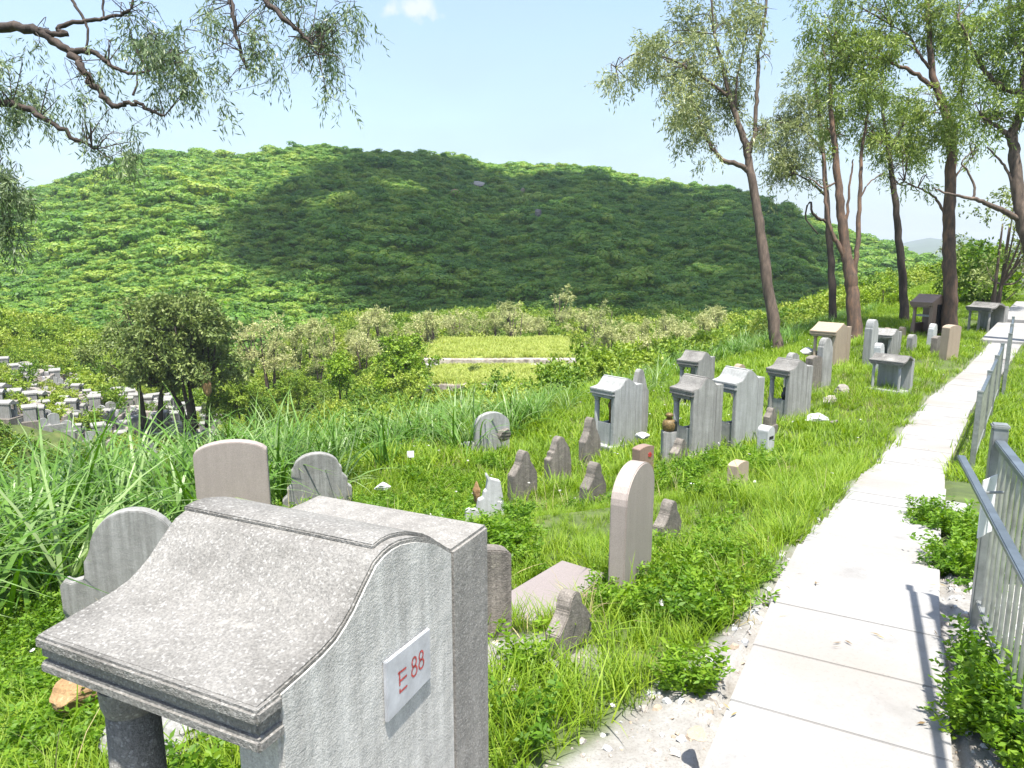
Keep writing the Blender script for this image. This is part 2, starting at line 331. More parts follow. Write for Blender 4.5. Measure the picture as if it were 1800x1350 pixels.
def land0(x, y):
    s, u = su(x, y); D = np.hypot(x, y)
    k = np.interp(s, [-4, 2, 4, 6, 8, 14], [.26, .26, .2, .13, .09, .07])
    zl = zpath(s) - .02 - k * np.clip(u - .9, 0, 5.0)
    edge = np.interp(s, [0, 4, 10, 30], [5.6, 6.0, 6.2, 5.2])
    q = np.clip(u - edge, 0, None); zl = zl - .42 * (np.sqrt(q * q + .8) - math.sqrt(.8)) - .05 * np.minimum(q, 2)
    zr = zpath(s) - .02 + .24 * np.clip(-u - PW - .75, 0, 60) * np.interp(s, [3, 7], [.3, 1])
    z = np.where(u > -.2, zl, zr)
    # valley floor
    v = -7.0 - .4 * fbm(x, y, .06, 3, 5) - 4.5 * sstep(-6, -15, x) * sstep(70, 58, D)
    cem = np.clip(-9.342 + -0.2864 * x + -0.1464 * y, -12.5, -4.5)
    w = sstep(-17, -27, x) * sstep(36, 47, D); v = v * (1 - w) + cem * w
    v = np.where(u > 6, v, -50)
    return np.logaddexp(z * 1.6, v * 1.6) / 1.6
def land(x, y):
    z = land0(x, y)
    if ANCH:
        A = np.array(ANCH); sh = np.shape(z); zz = np.ravel(z).copy(); X = np.ravel(x); Y = np.ravel(y)
        near = (np.hypot(X, Y) < 32) & (np.hypot(X, Y) > 1)
        d2 = (X[near, None] - A[None, :, 0]) ** 2 + (Y[near, None] - A[None, :, 1]) ** 2
        w = np.exp(-d2 / (2 * A[None, :, 3] ** 2)); res = A[:, 4]
        sd, ud = su(X[near], Y[near]); m = sstep(.0, .35, ud)
        zz[near] += m * (w * res).sum(1) / (w.sum(1) + .25)
        z = zz.reshape(sh)
    return z
def land1(x, y): return float(land(np.array([x]), np.array([y]))[0])
def anchor(p, rad=.7):
    ANCH.append((p[0], p[1], p[2], rad, p[2] - float(land0(np.array([p[0]]), np.array([p[1]]))[0])))
# hill across the valley: crest line measured from the photograph
CREST = [(-900, 430), (-500, 400), (-200, 368), (0, 345), (60, 326), (130, 309), (200, 286), (250, 270), (330, 266), (420, 268), (500, 257), (552, 249), (600, 260), (700, 265), (800, 270), (850, 283),
         (950, 288), (1050, 291), (1100, 303), (1200, 321), (1280, 328), (1350, 353), (1400, 373), (1480, 397), (1560, 427), (1640, 456), (1700, 472), (1800, 486), (2200, 520), (2600, 540)]
CAZ = []; CEL = []
for px, py in CREST:
    r_ = ray(px, py); CAZ.append(math.atan2(r_[0], r_[1])); CEL.append(r_[2] / math.hypot(r_[0], r_[1]))
def hill_z(x, y):
    D = np.hypot(x, y); az = np.arctan2(x, y)
    Dc = 232 + 22 * np.sin(az * 7 + 1); zc = EYE + Dc * np.interp(az, CAZ, CEL) - 1.2
    t = (D - 88) / (Dc - 88); tc = np.clip(t, 0, 1)
    g = tc ** .93; z = -9 + (zc + 9) * g
    amp = 3.6 * np.sin(np.pi * np.clip(tc, 0, 1)) + .3
    z = z + amp * (fbm(x, y, .022, 3, 11) * .8 + .5 * np.sin(az * 26 + 2 * fbm(x, y, .012, 2, 4)) * sstep(.0, .3, tc))
    z = z - np.clip(t - 1, 0, None) * (Dc - 88) * .38 - np.clip(-t, 0, None) * 60
    return z
def hill_point(px, py):
    r_ = ray(px, py); h = math.hypot(r_[0], r_[1])
    for D in np.arange(90, 300, .5):
        p = at(px, py, D / h)
        if hill_z(np.array([p[0]]), np.array([p[1]]))[0] >= p[2]: return p
    return at(px, py, 230 / h)

# ------------------------------------------------------------------ where the graves stand (read off the photograph, with the depth judged from their size)
# shrine tombs: eave-left px, front-right px, back-right px, base y, depth, top y, wall, roof, label, flags
SHR = [
 (1035, 1075, 1128, 788, 11.0, 667, 'concrete_pale', 'concrete_pale', 'grey shrine tomb with a pale roof and small gilt figure behind its column', 'dado fig'),
 (1173, 1212, 1266, 802, 10.0, 664, 'concrete', 'granite', 'streaked grey shrine tomb beside the burner pot, left one of the touching pair', 'dado'),
 (1246, 1286, 1336, 796, 10.5, 650, 'concrete_pale', 'concrete_pale', 'pale smooth shrine tomb, right one of the touching pair', 'dado'),
 (1343, 1380, 1421, 742, 12.5, 634, 'concrete', 'granite', 'brown roofed grey shrine tomb with slim column, next right of the touching pair', 'dado fig2'),
 (1187, 1222, 1253, 716, 14.0, 620, 'concrete', 'granite', 'grey shrine tomb at the reed edge, rising behind the touching pair', ''),
 (1422, 1464, 1490, 645, 17.0, 569, 'tan', 'tan', 'tan stone shrine tomb with a straight gabled roof under the forked tree', 'gable'),
 (1522, 1563, 1579, 640, 18.0, 580, 'concrete', 'concrete', 'dark grey shrine tomb with narrow columns behind the low brown roofed one', ''),
 (1528, 1583, 1602, 690, 13.5, 627, 'concrete_pale', 'granite', 'low brown roofed shrine tomb on two thin columns near the path', 'open'),
 (1598, 1633, 1660, 592, 23.0, 518, 'redstone', 'redstone', 'tall reddish brown shrine tomb with a black stone panel among the trees', 'gable panel'),
 (1698, 1737, 1764, 588, 24.0, 533, 'concrete', 'granite', 'long low grey shrine tomb with three columns at the far end of the row', 'open long'),
]
# single stones: kind, centre px, base y, depth, top y, width, thickness, yaw, material, label, name
STO = [
 ('round', 1106, 1068, 4.35, 800, .50, .095, 62, 'pink', 'tall pink granite headstone with a rounded top beside the path grass', 'headstone'),
 ('stepped', 1002, 1172, 3.42, 1027, .30, .075, 55, 'brown', 'small dark mossy headstone with stepped shoulders in front of the pink grave slab', 'headstone'),
 ('segment', 826, 1092, 3.55, 955, .40, .09, 22, 'brown', 'dark stained headstone half hidden behind the E 88 shrine tomb', 'headstone'),
 ('omega', 252, 1092, 5.2, 882, .95, .10, 14, 'concrete', 'broad grey headstone with arched middle and low shoulders, left of the E 88 shrine tomb', 'headstone'),
 ('segment', 417, 936, 6.8, 766, .62, .12, 14, 'pink', 'large brownish pink headstone with shallow curved top, behind the E 88 tomb roof', 'headstone'),
 ('omega2', 560, 912, 8.0, 789, .72, .10, 18, 'concrete', 'grey headstone with arched top, notched shoulders and a low curb on its left', 'headstone'),
 ('round2', 864, 806, 12.0, 721, .58, .12, 20, 'concrete_pale', 'pale round topped headstone with broken brown rock leaning on it', 'headstone'),
 ('stepped', 919, 886, 9.0, 800, .40, .12, 42, 'brown', 'brown stepped headstone with a round boss leaning on its face', 'headstone'),
 ('stepped2', 981, 860, 9.8, 776, .42, .11, 42, 'brown', 'brown stepped headstone with a small dark hole in its face', 'headstone'),
 ('stepped', 1037, 830, 10.5, 743, .38, .12, 48, 'brown', 'taller brown stepped headstone just left of the pale roofed shrine tomb', 'headstone'),
 ('stepped', 1041, 908, 8.3, 820, .36, .12, 48, 'brown', 'narrow streaky stepped headstone left of the tall pink one', 'headstone'),
 ('broken', 853, 924, 8.0, 826, .46, .08, 15, 'whitewash', 'broken white headstone with a jagged upright spike', 'headstone'),
 ('stepped', 1170, 972, 5.6, 886, .30, .09, 50, 'brown', 'small brown stepped headstone tucked behind the tall pink one', 'headstone'),
 ('block', 1296, 862, 7.6, 808, .26, .11, 48, 'tan', 'small square cream stone block standing alone in the grass by the path', 'grave_marker'),
 ('stepped', 1191, 826, 9.5, 776, .30, .11, 48, 'brown', 'little stepped headstone at the foot of the streaked shrine tomb', 'headstone'),
 ('segment', 1130, 815, 8.8, 781, .26, .12, 40, 'redstone', 'low reddish stone with a red flower mark behind the tall pink headstone', 'headstone'),
 ('mountain', 1120, 780, 11.9, 645, .36, .10, 35, 'concrete', 'peaked grey headstone standing close behind the pale roofed shrine tomb', 'headstone'),
 ('round', 1345, 790, 9.9, 746, .17, .16, 40, 'whitewash', 'white stone incense box with a dark slot beside the pale shrine tomb', 'incense_box'),
 ('stepped', 1352, 752, 11.3, 720, .26, .1, 45, 'brown', 'small brown stepped stone between the pale shrine tomb and the brown roofed one', 'headstone'),
 ('pillar', 1297, 700, 14.5, 638, .26, .14, 30, 'tan', 'rounded tan headstone peeping over the touching pair of shrine tombs', 'headstone'),
 ('pillar', 1390, 690, 14.6, 618, .3, .14, 30, 'concrete', 'plain grey headstone rising behind the brown roofed grey shrine tomb', 'headstone'),
 ('pillar', 1447, 672, 14.8, 592, .30, .14, 30, 'concrete', 'tall grey round topped headstone in front of the tan shrine tomb', 'headstone'),
 ('block', 1428, 672, 14.6, 624, .3, .16, 30, 'brown', 'dark upright slab beside the tall grey round topped headstone', 'headstone'),
 ('pillar', 1527, 642, 17.2, 560, .24, .2, 30, 'concrete_pale', 'slender pale pillar stone with rounded head near the forked tree', 'grave_pillar'),
 ('pillar', 1544, 640, 15.5, 602, .19, .14, 40, 'whitewash', 'small white round topped stone above the low brown roof', 'headstone'),
 ('pillar', 1602, 616, 19.0, 587, .3, .14, 40, 'concrete', 'small grey rounded stone in the grass left of the tan square marker', 'headstone'),
 ('pillar', 1635, 613, 20.0, 568, .26, .14, 40, 'whitewash', 'white headed pillar stone in front of the reddish brown shrine tomb', 'grave_pillar'),
 ('segment', 1646, 616, 18.5, 590, .42, .14, 40, 'brown', 'low brown slab leaning beside the tan square marker', 'headstone'),
 ('block', 1668, 618, 17.5, 570, .42, .2, 25, 'tan', 'square tan grave marker standing by the path near the trees', 'grave_marker'),
 ('pillar', 1585, 592, 23.0, 574, .24, .14, 40, 'tan', 'tiny tan stone at the foot of the leaning trunk', 'headstone'),
 ('pillar', 1560, 584, 19.5, 576, .18, .12, 40, 'tan', 'tan knob topped stone behind the dark grey shrine tomb', 'headstone'),
]
for a in SHR:
    p = at(a[1], a[3] + 4, a[4]); anchor(p, .9)
for a in STO:
    p = at(a[1], a[2] + 4, a[3]); anchor(p, .55 if a[3] > 6 else .4)
E88 = (-.068, 1.994, R(64.5), .606, .89)              # right back corner, bearing of its side wall, width, depth
anchor(tuple(at(950, 1060, 4.25) + np.array([0, 0, -.09])), .45); anchor((-.5, 1.6, 0.0), .9); anchor((.1, 2.6, -.03), .4)

# ------------------------------------------------------------------ ground, hill, far hills
def polar_mesh(name, azs, Ds, zf, mat, closed=False, sand=None):
    A, Dg = np.meshgrid(azs, Ds); X = Dg * np.sin(A); Y = Dg * np.cos(A); Z = zf(X, Y)
    n, m = X.shape; V = np.stack([X, Y, Z], -1).reshape(-1, 3)
    idx = np.arange(n * m).reshape(n, m); 
    if closed: idx = np.concatenate([idx, idx[:, :1]], 1)
    q = np.stack([idx[:-1, :-1], idx[:-1, 1:], idx[1:, 1:], idx[1:, :-1]], -1).reshape(-1, 4)[:, ::-1]
    me = bpy.data.meshes.new(name); me.vertices.add(len(V)); me.vertices.foreach_set('co', V.astype(np.float32).ravel())
    me.loops.add(q.size); me.loops.foreach_set('vertex_index', q.astype(np.int32).ravel())
    me.polygons.add(len(q)); me.polygons.foreach_set('loop_start', np.arange(0, q.size, 4, dtype=np.int32))
    me.update(calc_edges=True); me.polygons.foreach_set('use_smooth', np.ones(len(q), dtype=bool)); me.materials.append(mat)
    if sand is not None:
        a = me.attributes.new('sand', 'FLOAT', 'POINT'); a.data.foreach_set('value', sand(V).astype(np.float32))
    o = bpy.data.objects.new(name, me); link(o); return o
def sandy(x, y):
    s, u = su(x, y); n = fbm(x, y, 2.4, 4, 3)
    w_ = np.interp(s, [-2, -1, 0, .5, 1.0, 1.7, 2.4], [.6, .5, .42, .32, .16, .06, .0]) + .10 * n * (s < 2); left = sstep(w_ + .06, w_ - .05, u)
    right = sstep(-PW - .62 - .25 * n, -PW - .2 - .25 * n, u) * sstep(3.6 + n, 2.2 + n, s)
    rim = sstep(.1 + .12 * n, .0, u) * .8
    patch = sstep(.34, .12, np.hypot((x - .02) / 1.2, y - 3.1) + .12 * n) * .9
    return np.where(u > -PW * .5, np.maximum(left, np.maximum(rim, patch)), right)
def ground_z(x, y):
    D = np.hypot(x, y); z = land(x, y)
    z = z + .018 * fbm(x, y, 3.2, 4, 21) * sstep(.4, 2, D)
    s, u = su(x, y)
    z = np.where((u < .04) & (u > -PW - .04) & (s < 45), np.minimum(z, zpath(s) - .045), z)   # bed under the path
    return z * (1 - sstep(84, 110, D)) + -15 * sstep(84, 110, D)
azs = np.radians(np.concatenate([np.arange(-180, -50, 6.), np.arange(-50, 50, .3), np.arange(50, 180, 6.)]))
Ds = np.concatenate([np.exp(np.arange(math.log(.35), math.log(95), .0125)), [110, 150, 250, 500, 1000, 2500, 4000]])
g = polar_mesh('ground', azs, Ds, ground_z, M['ground'], True, lambda V: sandy(V[:, 0], V[:, 1]) * (np.hypot(V[:, 0], V[:, 1]) < 60))
# close the small hole under the camera
cap_n = len(azs); vs = [v.co.copy() for v in g.data.vertices[:cap_n]]
tag(g, 'grassy cemetery slope falling to the valley', 'ground', kind='structure')
tag(mesh_obj('ground', [tuple(v) for v in vs] + [(0, 0, float(np.mean([v.z for v in vs])))], [(i, (i + 1) % cap_n, cap_n) for i in range(cap_n)], M['ground']), 'patch of ground at the viewer', 'ground', kind='structure')
h = polar_mesh('hill', np.radians(np.arange(-62, 64, .35)), np.concatenate([np.arange(80, 270, 2.5), np.arange(270, 420, 10)]), hill_z, M['hillsoil'])
tag(h, 'long green hill across the valley', 'hill', kind='structure')
FC = [(1300, 470), (1480, 452), (1560, 432), (1600, 424), (1635, 417), (1655, 420), (1675, 412), (1690, 411), (1720, 420), (1760, 428), (1850, 436), (2000, 450)]
FAZ = [math.atan2(ray(a, b)[0], ray(a, b)[1]) for a, b in FC]; FEL = [ray(a, b)[2] / math.hypot(*ray(a, b)[:2]) for a, b in FC]
def far_z(x, y):
    D = np.hypot(x, y); az = np.arctan2(x, y); zc = EYE + 2600 * np.interp(az, FAZ, FEL)
    t = np.clip(1 - np.abs(D - 2600) / 900, 0, 1)
    return -20 + (zc + 20) * t ** .8 + 4 * fbm(x, y, .006, 4, 9) * t
tag(polar_mesh('far_hills', np.radians(np.arange(14, 42, .2)), np.arange(1700, 3500, 90), far_z, M['farhill']), 'blue hazy hills on the horizon', 'hills', kind='structure')

# ------------------------------------------------------------------ path of white concrete slabs
mb = MB(); s = -6.0
def slab(mb, s0, s1, u0, u1, z0, z1, th=.10):
    a, t0 = pt(s0, 0); b, t1 = pt(s1, 0); n0 = np.array([-t0[1], t0[0]]); n1 = np.array([-t1[1], t1[0]])
    c = [(a + n0 * u1, z0), (a + n0 * u0, z0), (b + n1 * u0, z1), (b + n1 * u1, z1)]
    mb.add([(p[0], p[1], z - th) for p, z in c] + [(p[0], p[1], z) for p, z in c], [(0, 1, 2, 3)[::-1], (4, 5, 6, 7), (0, 1, 5, 4), (1, 2, 6, 5), (2, 3, 7, 6), (3, 0, 4, 7)])
i = 0
while s < 22.5:
    L_ = .46 if s < 2.2 else (.36 if s < 8 else .9)
    z0, z1 = zpath(s), zpath(s + L_)
    if abs(z1 - z0) > .045: z0 = z1 = (z0 + z1) / 2
    j = rng.uniform(-.012, .012)
    slab(mb, s + .0008, s + L_ - .0008, j, j - PW, z0, z1 - .002, .12); s += L_; i += 1
p_ = mb.build('path', M['path'], bevel=.003); tag(p_, 'white concrete slab path running to the right', 'path', kind='structure')
mb = MB(); slab(mb, 4.25, 5.05, -PW - .01, -PW - .20, zpath(4.4) - .012, zpath(4.95) - .012, .14)
tag(mb.build('path_edging', M['path'], bevel=.006), 'white slab widening the path at the step', 'path', kind='structure')
mb = MB(); slab(mb, 22.6, 27, .25, -2.6, -.79, -.62, .6); slab(mb, 27.02, 33, .25, -2.6, -.52, -.26, .7)
tag(mb.build('landing', M['path'], bevel=.01), 'white concrete landing at the far end of the path', 'path', kind='structure')
mb = MB(); slab(mb, .2, 2.6, -PW - .10, -PW - .42, -.03, -.05, .1)
tag(mb.build('kerb', stone_mat('rough_kerb_concrete', (.33, .325, .315), (.2, .19, .175), grain=90, speckle=.2, stain=.6, streak=.1, bump=1), bevel=.02), 'rough concrete strip under the railing', 'kerb', kind='structure')

# ------------------------------------------------------------------ railings
def railing(p0, p1, hgt, z0, z1, label, step=.095, posts=2, hand=False, pick_r=.0085, group=None):
    p0 = np.array(p0[:2]); p1 = np.array(p1[:2]); Ln = np.hypot(*(p1 - p0)); rz = math.atan2(p1[1] - p0[1], p1[0] - p0[0])
    root = empty('metal_railing', (p0[0], p0[1], z0), rz, label, 'railing', group)
    sl = (z1 - z0) / Ln
    for k in range(posts):
        x = Ln * k / (posts - 1); m = MB(); m.box(x - .03, x + .03, -.03, .03, sl * x - .25, sl * x + hgt)
        po = m.build('post', M['steel'], root, bevel=.004)
        m = MB(); m.box(x - .034, x + .034, -.034, .034, sl * x + hgt, sl * x + hgt + .022); m.build('post_cap', M['steel'], po, bevel=.006)
    def rail(nm, z, ry, rz_, mat, y=0, x0=.03, x1=None, r=None):
        x1 = Ln - .03 if x1 is None else x1; m = MB()
        m.add([(x, y + a * ry, sl * x + z + b * rz_) for x in (x0, x1) for a, b in ((-1, -1), (1, -1), (1, 1), (-1, 1))], [(0, 1, 2, 3), (7, 6, 5, 4), (0, 4, 5, 1), (1, 5, 6, 2), (2, 6, 7, 3), (3, 7, 4, 0)])
        return m.build(nm, mat, root, bevel=.004)
    rail('top_rail', hgt - .06, .021, .014, M['blue_rail']); rail('bottom_rail', .10, .018, .014, M['steel'])
    n = int(Ln / step); m = MB(); m.tube([(0, 0, .112), (0, 0, hgt - .078)], pick_r, 8); pk = None
    for k in range(1, n):
        x = Ln * k / n
        if pk is None: pk = m.build('picket', M['steel_pale'], root, smooth=False); o = pk
        else: o = pk.copy(); link(o, root)
        o.location = (x, 0, sl * x)
    if hand:
        hd = rail('handrail', .735, .017, .011, M['blue_rail'], y=hand, x0=-.16, x1=Ln)
        for x in (.25, 1.25):
            m = MB(); m.tube([(x, 0, .70), (x, hand * .6, .69), (x, hand, .722)], .006, 6); m.build('bracket', M['steel'], hd)
    return root
railing((2.17, 3.20), (1.28, 1.25), .92, .0, .02, 'near grey metal railing with blue handrail and thin pickets, right of the path', hand=-.115)
a = at(1708, 822, 9.0); b = at(1752, 694, 13.5)
railing(a, b, .93, a[2], b[2], 'grey picket railing beyond the near one, seen almost end on', posts=4, group=None)
a = at(1764, 686, 14.2); b = at(1772, 636, 18.0)
railing(a, b, 1.08, a[2], b[2], 'last short stretch of grey picket railing before the landing', posts=3)
a = at(1736, 846, 3.38); rt_ = empty('white_board', tuple(at(1733, 905, 3.22)), R(35), 'white plastic sheet hung behind the blue handrail on the near railing', 'board')
m = MB(); m.add([(x, .004 * math.sin(40 * x) + .01 * z, z) for z in (-.09, .0, .09, .17) for x in (-.07, -.023, .023, .07)], [(r_ * 4 + c_, r_ * 4 + c_ + 1, r_ * 4 + c_ + 5, r_ * 4 + c_ + 4) for r_ in range(3) for c_ in range(3)])
sh = m.build('sheet', M['paper'], rt_); md = sh.modifiers.new('thick', 'SOLIDIFY'); md.thickness = .004

# ------------------------------------------------------------------ shrine tombs
PROF = [(0, .897), (.05, .902), (.146, .911), (.20, .918), (.244, .928), (.28, .945), (.31, .963), (.355, .998), (.403, 1.033), (.44, 1.044), (.476, 1.048), (.515, 1.046), (.554, 1.038), (.59, 1.029), (.622, 1.017), (.67, .998), (.711, .976), (.75, .95), (.775, .936)]
GAB = [(0, .86), (.1, .885), (.25, .94), (.40, 1.0), (.5, 1.048), (.6, 1.0), (.72, .955), (.775, .936)]
def shrine(loc, yaw, Wd, D, Ht, wall, roof, label, flags='', main=False, group=None):
    """origin at the right front ground corner; x to the right (0 is the outer face), y towards the back"""
    prof = GAB if 'gable' in flags else PROF
    k = Ht / 1.048; P_ = [(t * D, z * k) for t, z in prof]; zs = .935 * k
    root = empty('shrine_tomb', loc, yaw - R(90), label, 'tomb', group)
    mw, mr = M[wall], M[roof]; tw = (.19 if main else .145) * Wd; bv = .008 if main else .006
    G0 = -.35
    zz0 = float(np.interp(.056 * D, [q[0] for q in P_], [q[1] for q in P_])); lo = [(.056 * D, zz0)] + [(y, z) for y, z in P_ if y > .06 * D]
    if 'open' not in flags:
        m = MB(); m.extrude([(lo[0][0], G0)] + [(y, z - .004) for y, z in lo] + [(lo[-1][0], G0)], -tw, 0); w_ = m.build('side_wall', mw, root, bevel=bv)
    m = MB(); m.box(-Wd, (.0012 if main else .003) if 'open' not in flags else -.01, .771 * D, D, G0, zs); sb = m.build('back_slab', mw if not main else M['granite_back'], root, bevel=bv)
    # roof shell following the same wave, with its thickness
    th = .055 * k; inn = [(y, z - th) for y, z in P_]
    m = MB(); m.extrude(P_ + inn[::-1], -Wd - .012, -.004 if 'open' not in flags else .012); rf = m.build('roof', mr, root, bevel=.004)
    cap = [(y, z + .010 * k) for y, z in P_ if .435 * D < y < .76 * D]
    if 'gable' not in flags and cap:
        m = MB(); m.extrude(cap + [(y, z - .012 * k) for y, z in cap[::-1]], -Wd - .015, -.03 if 'open' not in flags else .014); m.build('ridge_cap', mr, rf, bevel=.003)
    # moulded eave in two lips with a groove between
    e = P_[0][1]
    m = MB(); m.box(-Wd - .014, .006, -.012 * D, .066 * D, e - .030 * k, e - .001); m.build('eave_lip', mr, rf, bevel=.006)
    m = MB(); m.box(-Wd + .004, -.008, .006 * D, .066 * D, e - .060 * k, e - .0305 * k); m.build('eave_groove', mr, rf)
    m = MB(); m.box(-Wd - .010, .004, -.008 * D, .07 * D, e - .088 * k, e - .0605 * k); m.build('eave_moulding', mr, rf, bevel=.006)
    m = MB(); m.box(-Wd + .02, -tw + .01 if 'open' not in flags else -.02, .02 * D, .16 * D, e - (.11 if main else .135) * k, e - .0885 * k); m.build('beam', mr, root, bevel=.004)
    # columns
    xs = [-Wd + (.19 if main else .16) * Wd] if 'open' not in flags else ([-Wd + .12 * Wd, -.12 * Wd] if 'long' not in flags else [-Wd + .12 * Wd, -.5 * Wd, -.12 * Wd])
    cr = .060 * k if main else .042 * k
    for x in xs:
        m = MB(); zt = e - .136 * k
        m.tube([(x, .12 * D, G0), (x, .12 * D, .05), (x, .12 * D, .4 * k), (x, .12 * D, zt - .06 * k)], [cr * 1.06, cr * 1.06, cr, cr * .92], 20)
        c_ = m.build('column', mr if main else mw, root, smooth=False)
        for pl in c_.data.polygons: pl.use_smooth = len(pl.vertices) == 4
        m = MB(); m.tube([(x, .12 * D, zt - .062 * k), (x, .12 * D, zt - .04 * k), (x, .12 * D, zt)], [cr * .95, cr * (1.06 if main else 1.25), cr * (1.1 if main else 1.3)], 20); m.build('capital', mr if main else mw, c_)
    m = MB(); m.box(-Wd - .05, .05 if not main else -.03, -.06, D * .5, G0, .02 * k); m.build('base_slab', mw, root, bevel=.008)
    if 'dado' in flags:
        m = MB(); m.box(-Wd + .02, -tw + .01, .09 * D, .155 * D, G0, .36 * k); m.build('front_panel', mw, root, bevel=.004)
    if 'open' not in flags and not main:
        m = MB(); m.box(-Wd, -Wd + .05, .16 * D, .772 * D, G0, .30 * k); m.build('side_curb', mw, root, bevel=.004)
    if 'panel' in flags:
        m = MB(); m.box(.004, .016, .30 * D, .70 * D, .12 * k, .80 * k); m.build('black_panel', M['black'], root, bevel=.003)
        m = MB(); m.box(-Wd + .08, -tw, .25 * D, .5 * D, .48 * k, .52 * k); m.build('altar_shelf', M['whitewash'], root, bevel=.003)
    if 'fig' in flags:
        x, y, z = -.45 * Wd, .3 * D, .55 * k
        if 'fig2' in flags: z = .36 * k
        mm = M['gold'] if 'fig2' not in flags else M['black']
        m = MB(); m.tube([(x, y, z - .32 * k), (x, y, z), (x, y, z + .05), (x, y, z + .10), (x, y, z + .13), (x, y, z + .17), (x, y, z + .20)], [.035, .035, .055, .045, .025, .038, .01], 12)
        m.build('altar_vase', mm, root, smooth=True)
    return root
bx, by, yw, WD, DP = E88
fr = np.array([bx, by]) - np.array([math.cos(yw), math.sin(yw)]) * DP
main = shrine((fr[0], fr[1], 0), yw, WD, DP, 1.048, 'granite_wall', 'granite', 'large grey granite shrine tomb in the foreground with curved roof and white E 88 plaque', '', main=True)
# the number plate on its side wall
pl = MB(); pl.add([(x, y, z) for x in (.001, .011) for y, z in ((.369, .640), (.556, .650), (.556, .783), (.370, .790))], [(3, 2, 1, 0), (4, 5, 6, 7), (0, 1, 5, 4), (1, 2, 6, 5), (2, 3, 7, 6), (3, 0, 4, 7)])
plq = pl.build('plaque', M['plaque'], main, bevel=.002)
def stroke(mb, pts, w=.0055, x=.0116):
    pts = [np.array(p, float) for p in pts]
    for i in range(len(pts)):
        p = pts[i]; mb.add([(x, p[0] + w / 2 * math.cos(k * math.pi / 4), p[1] + w / 2 * math.sin(k * math.pi / 4)) for k in range(8)], [tuple(range(8))])
    for a, b in zip(pts[:-1], pts[1:]):
        d = b - a; d = d / (np.hypot(*d) + 1e-9); n = np.array([-d[1], d[0]]) * w / 2
        mb.add([(x + .0001, *(q)) for q in (a + n, a - n, b - n, b + n)], [(0, 1, 2, 3)])
def pq(u, v): return (.369 + .187 * u, .790 - .148 * v + .0 * u)
tx = MB(); stroke(tx, [pq(.27, .34), pq(.27, .56)]); stroke(tx, [pq(.25, .345), pq(.41, .36)]); stroke(tx, [pq(.27, .50), pq(.42, .50)]); stroke(tx, [pq(.27, .685), pq(.42, .68)]); stroke(tx, [pq(.27, .64), pq(.27, .69)])
def eight(cx, cy, rx, ry):
    top = [pq(cx + rx * .8 * math.sin(a), cy - ry * .5 - ry * .48 * math.cos(a)) for a in np.linspace(0, 2 * math.pi, 17)]
    bot = [pq(cx + rx * math.sin(a), cy + ry * .48 + ry * .5 * math.cos(a)) for a in np.linspace(0, 2 * math.pi, 17)]
    stroke(tx, top, .005); stroke(tx, bot, .005)
eight(.60, .47, .062, .165); eight(.765, .46, .058, .155)
tx.build('lettering', M['red'], plq)
for a in SHR:
    e1, f1, b1, yb, dep, yt, wl, rf_, lab, fl = a
    p = at(f1, yb, dep); Ht = float(at(f1, yt, dep)[2] - p[2]); al = math.atan2(p[0], p[1])
    ratio = .68 if 'open' not in fl else 1.2
    d1 = (f1 - e1) * dep / F; d2 = max((b1 - f1), 6) * dep / F
    th = math.atan2(d1 / ratio, d2); yaw = th - al; Wd = d1 / math.sin(th); Dd = d2 / math.cos(th)
    shrine((p[0], p[1], p[2]), yaw, Wd, Dd, Ht, wl, rf_, lab, fl)

# ------------------------------------------------------------------ single headstones
def arc(cx, cz, rx, rz, a0, a1, n=9): return [(cx + rx * math.cos(R(a)), cz + rz * math.sin(R(a))) for a in np.linspace(a0, a1, n)]
OUT = {
 'round': [(.5, 0)] + arc(0, .80, .5, .20, 0, 180, 17) + [(-.5, 0)],
 'round2': [(.5, 0)] + arc(0, .72, .5, .28, 8, 172, 15) + [(-.5, 0)],
 'segment': [(.5, 0), (.5, .88)] + arc(0, .85, .52, .15, 18, 162, 11) + [(-.5, .87), (-.5, 0)],
 'omega': [(.5, 0), (.5, .42), (.44, .46), (.36, .45), (.34, .52), (.31, .60), (.30, .66)] + arc(0, .68, .285, .32, 5, 175, 15) + [(-.30, .66), (-.33, .60), (-.335, .5), (-.345, .45), (-.43, .43), (-.47, .46), (-.5, .42), (-.5, 0)],
 'omega2': [(.5, 0), (.5, .46), (.44, .5), (.44, .60), (.36, .68), (.36, .78)] + arc(0, .78, .33, .22, 5, 175, 15) + [(-.36, .76), (-.36, .56), (-.43, .5), (-.43, .4), (-.5, .34), (-.5, 0)],
 'stepped': [(.5, 0), (.47, .55), (.30, .72)] + arc(0, .80, .19, .2, 0, 180, 11) + [(-.22, .80), (-.24, .76), (-.42, .64), (-.5, .60), (-.5, 0)],
 'stepped2': [(.5, 0), (.48, .5), (.40, .74), (.25, .88)] + arc(.02, .86, .2, .14, 10, 170, 9) + [(-.25, .80), (-.26, .76), (-.36, .74), (-.38, .66), (-.5, .62), (-.5, 0)],
 'broken': [(.5, 0), (.5, .1), (.36, .84), (.2, .88), (.13, .90), (.05, 1.0), (.02, .96), (.06, .86), (.03, .70), (-.02, .66), (-.05, .55), (-.16, .52), (-.2, .34), (-.38, .36), (-.46, .33), (-.5, .05), (-.5, 0)],
 'block': [(.5, 0), (.5, .90)] + arc(0, .90, .5, .1, 4, 176, 7) + [(-.5, .90), (-.5, 0)],
 'pillar': [(.5, 0), (.5, .80)] + arc(0, .80, .42, .20, 2, 178, 11) + [(-.5, .80), (-.5, 0)],
 'mountain': [(.5, 0), (.5, .70), (.40, .74), (.24, .88)] + arc(0, .90, .2, .10, 10, 170, 7) + [(-.24, .88), (-.40, .74), (-.5, .70), (-.5, 0)],
}
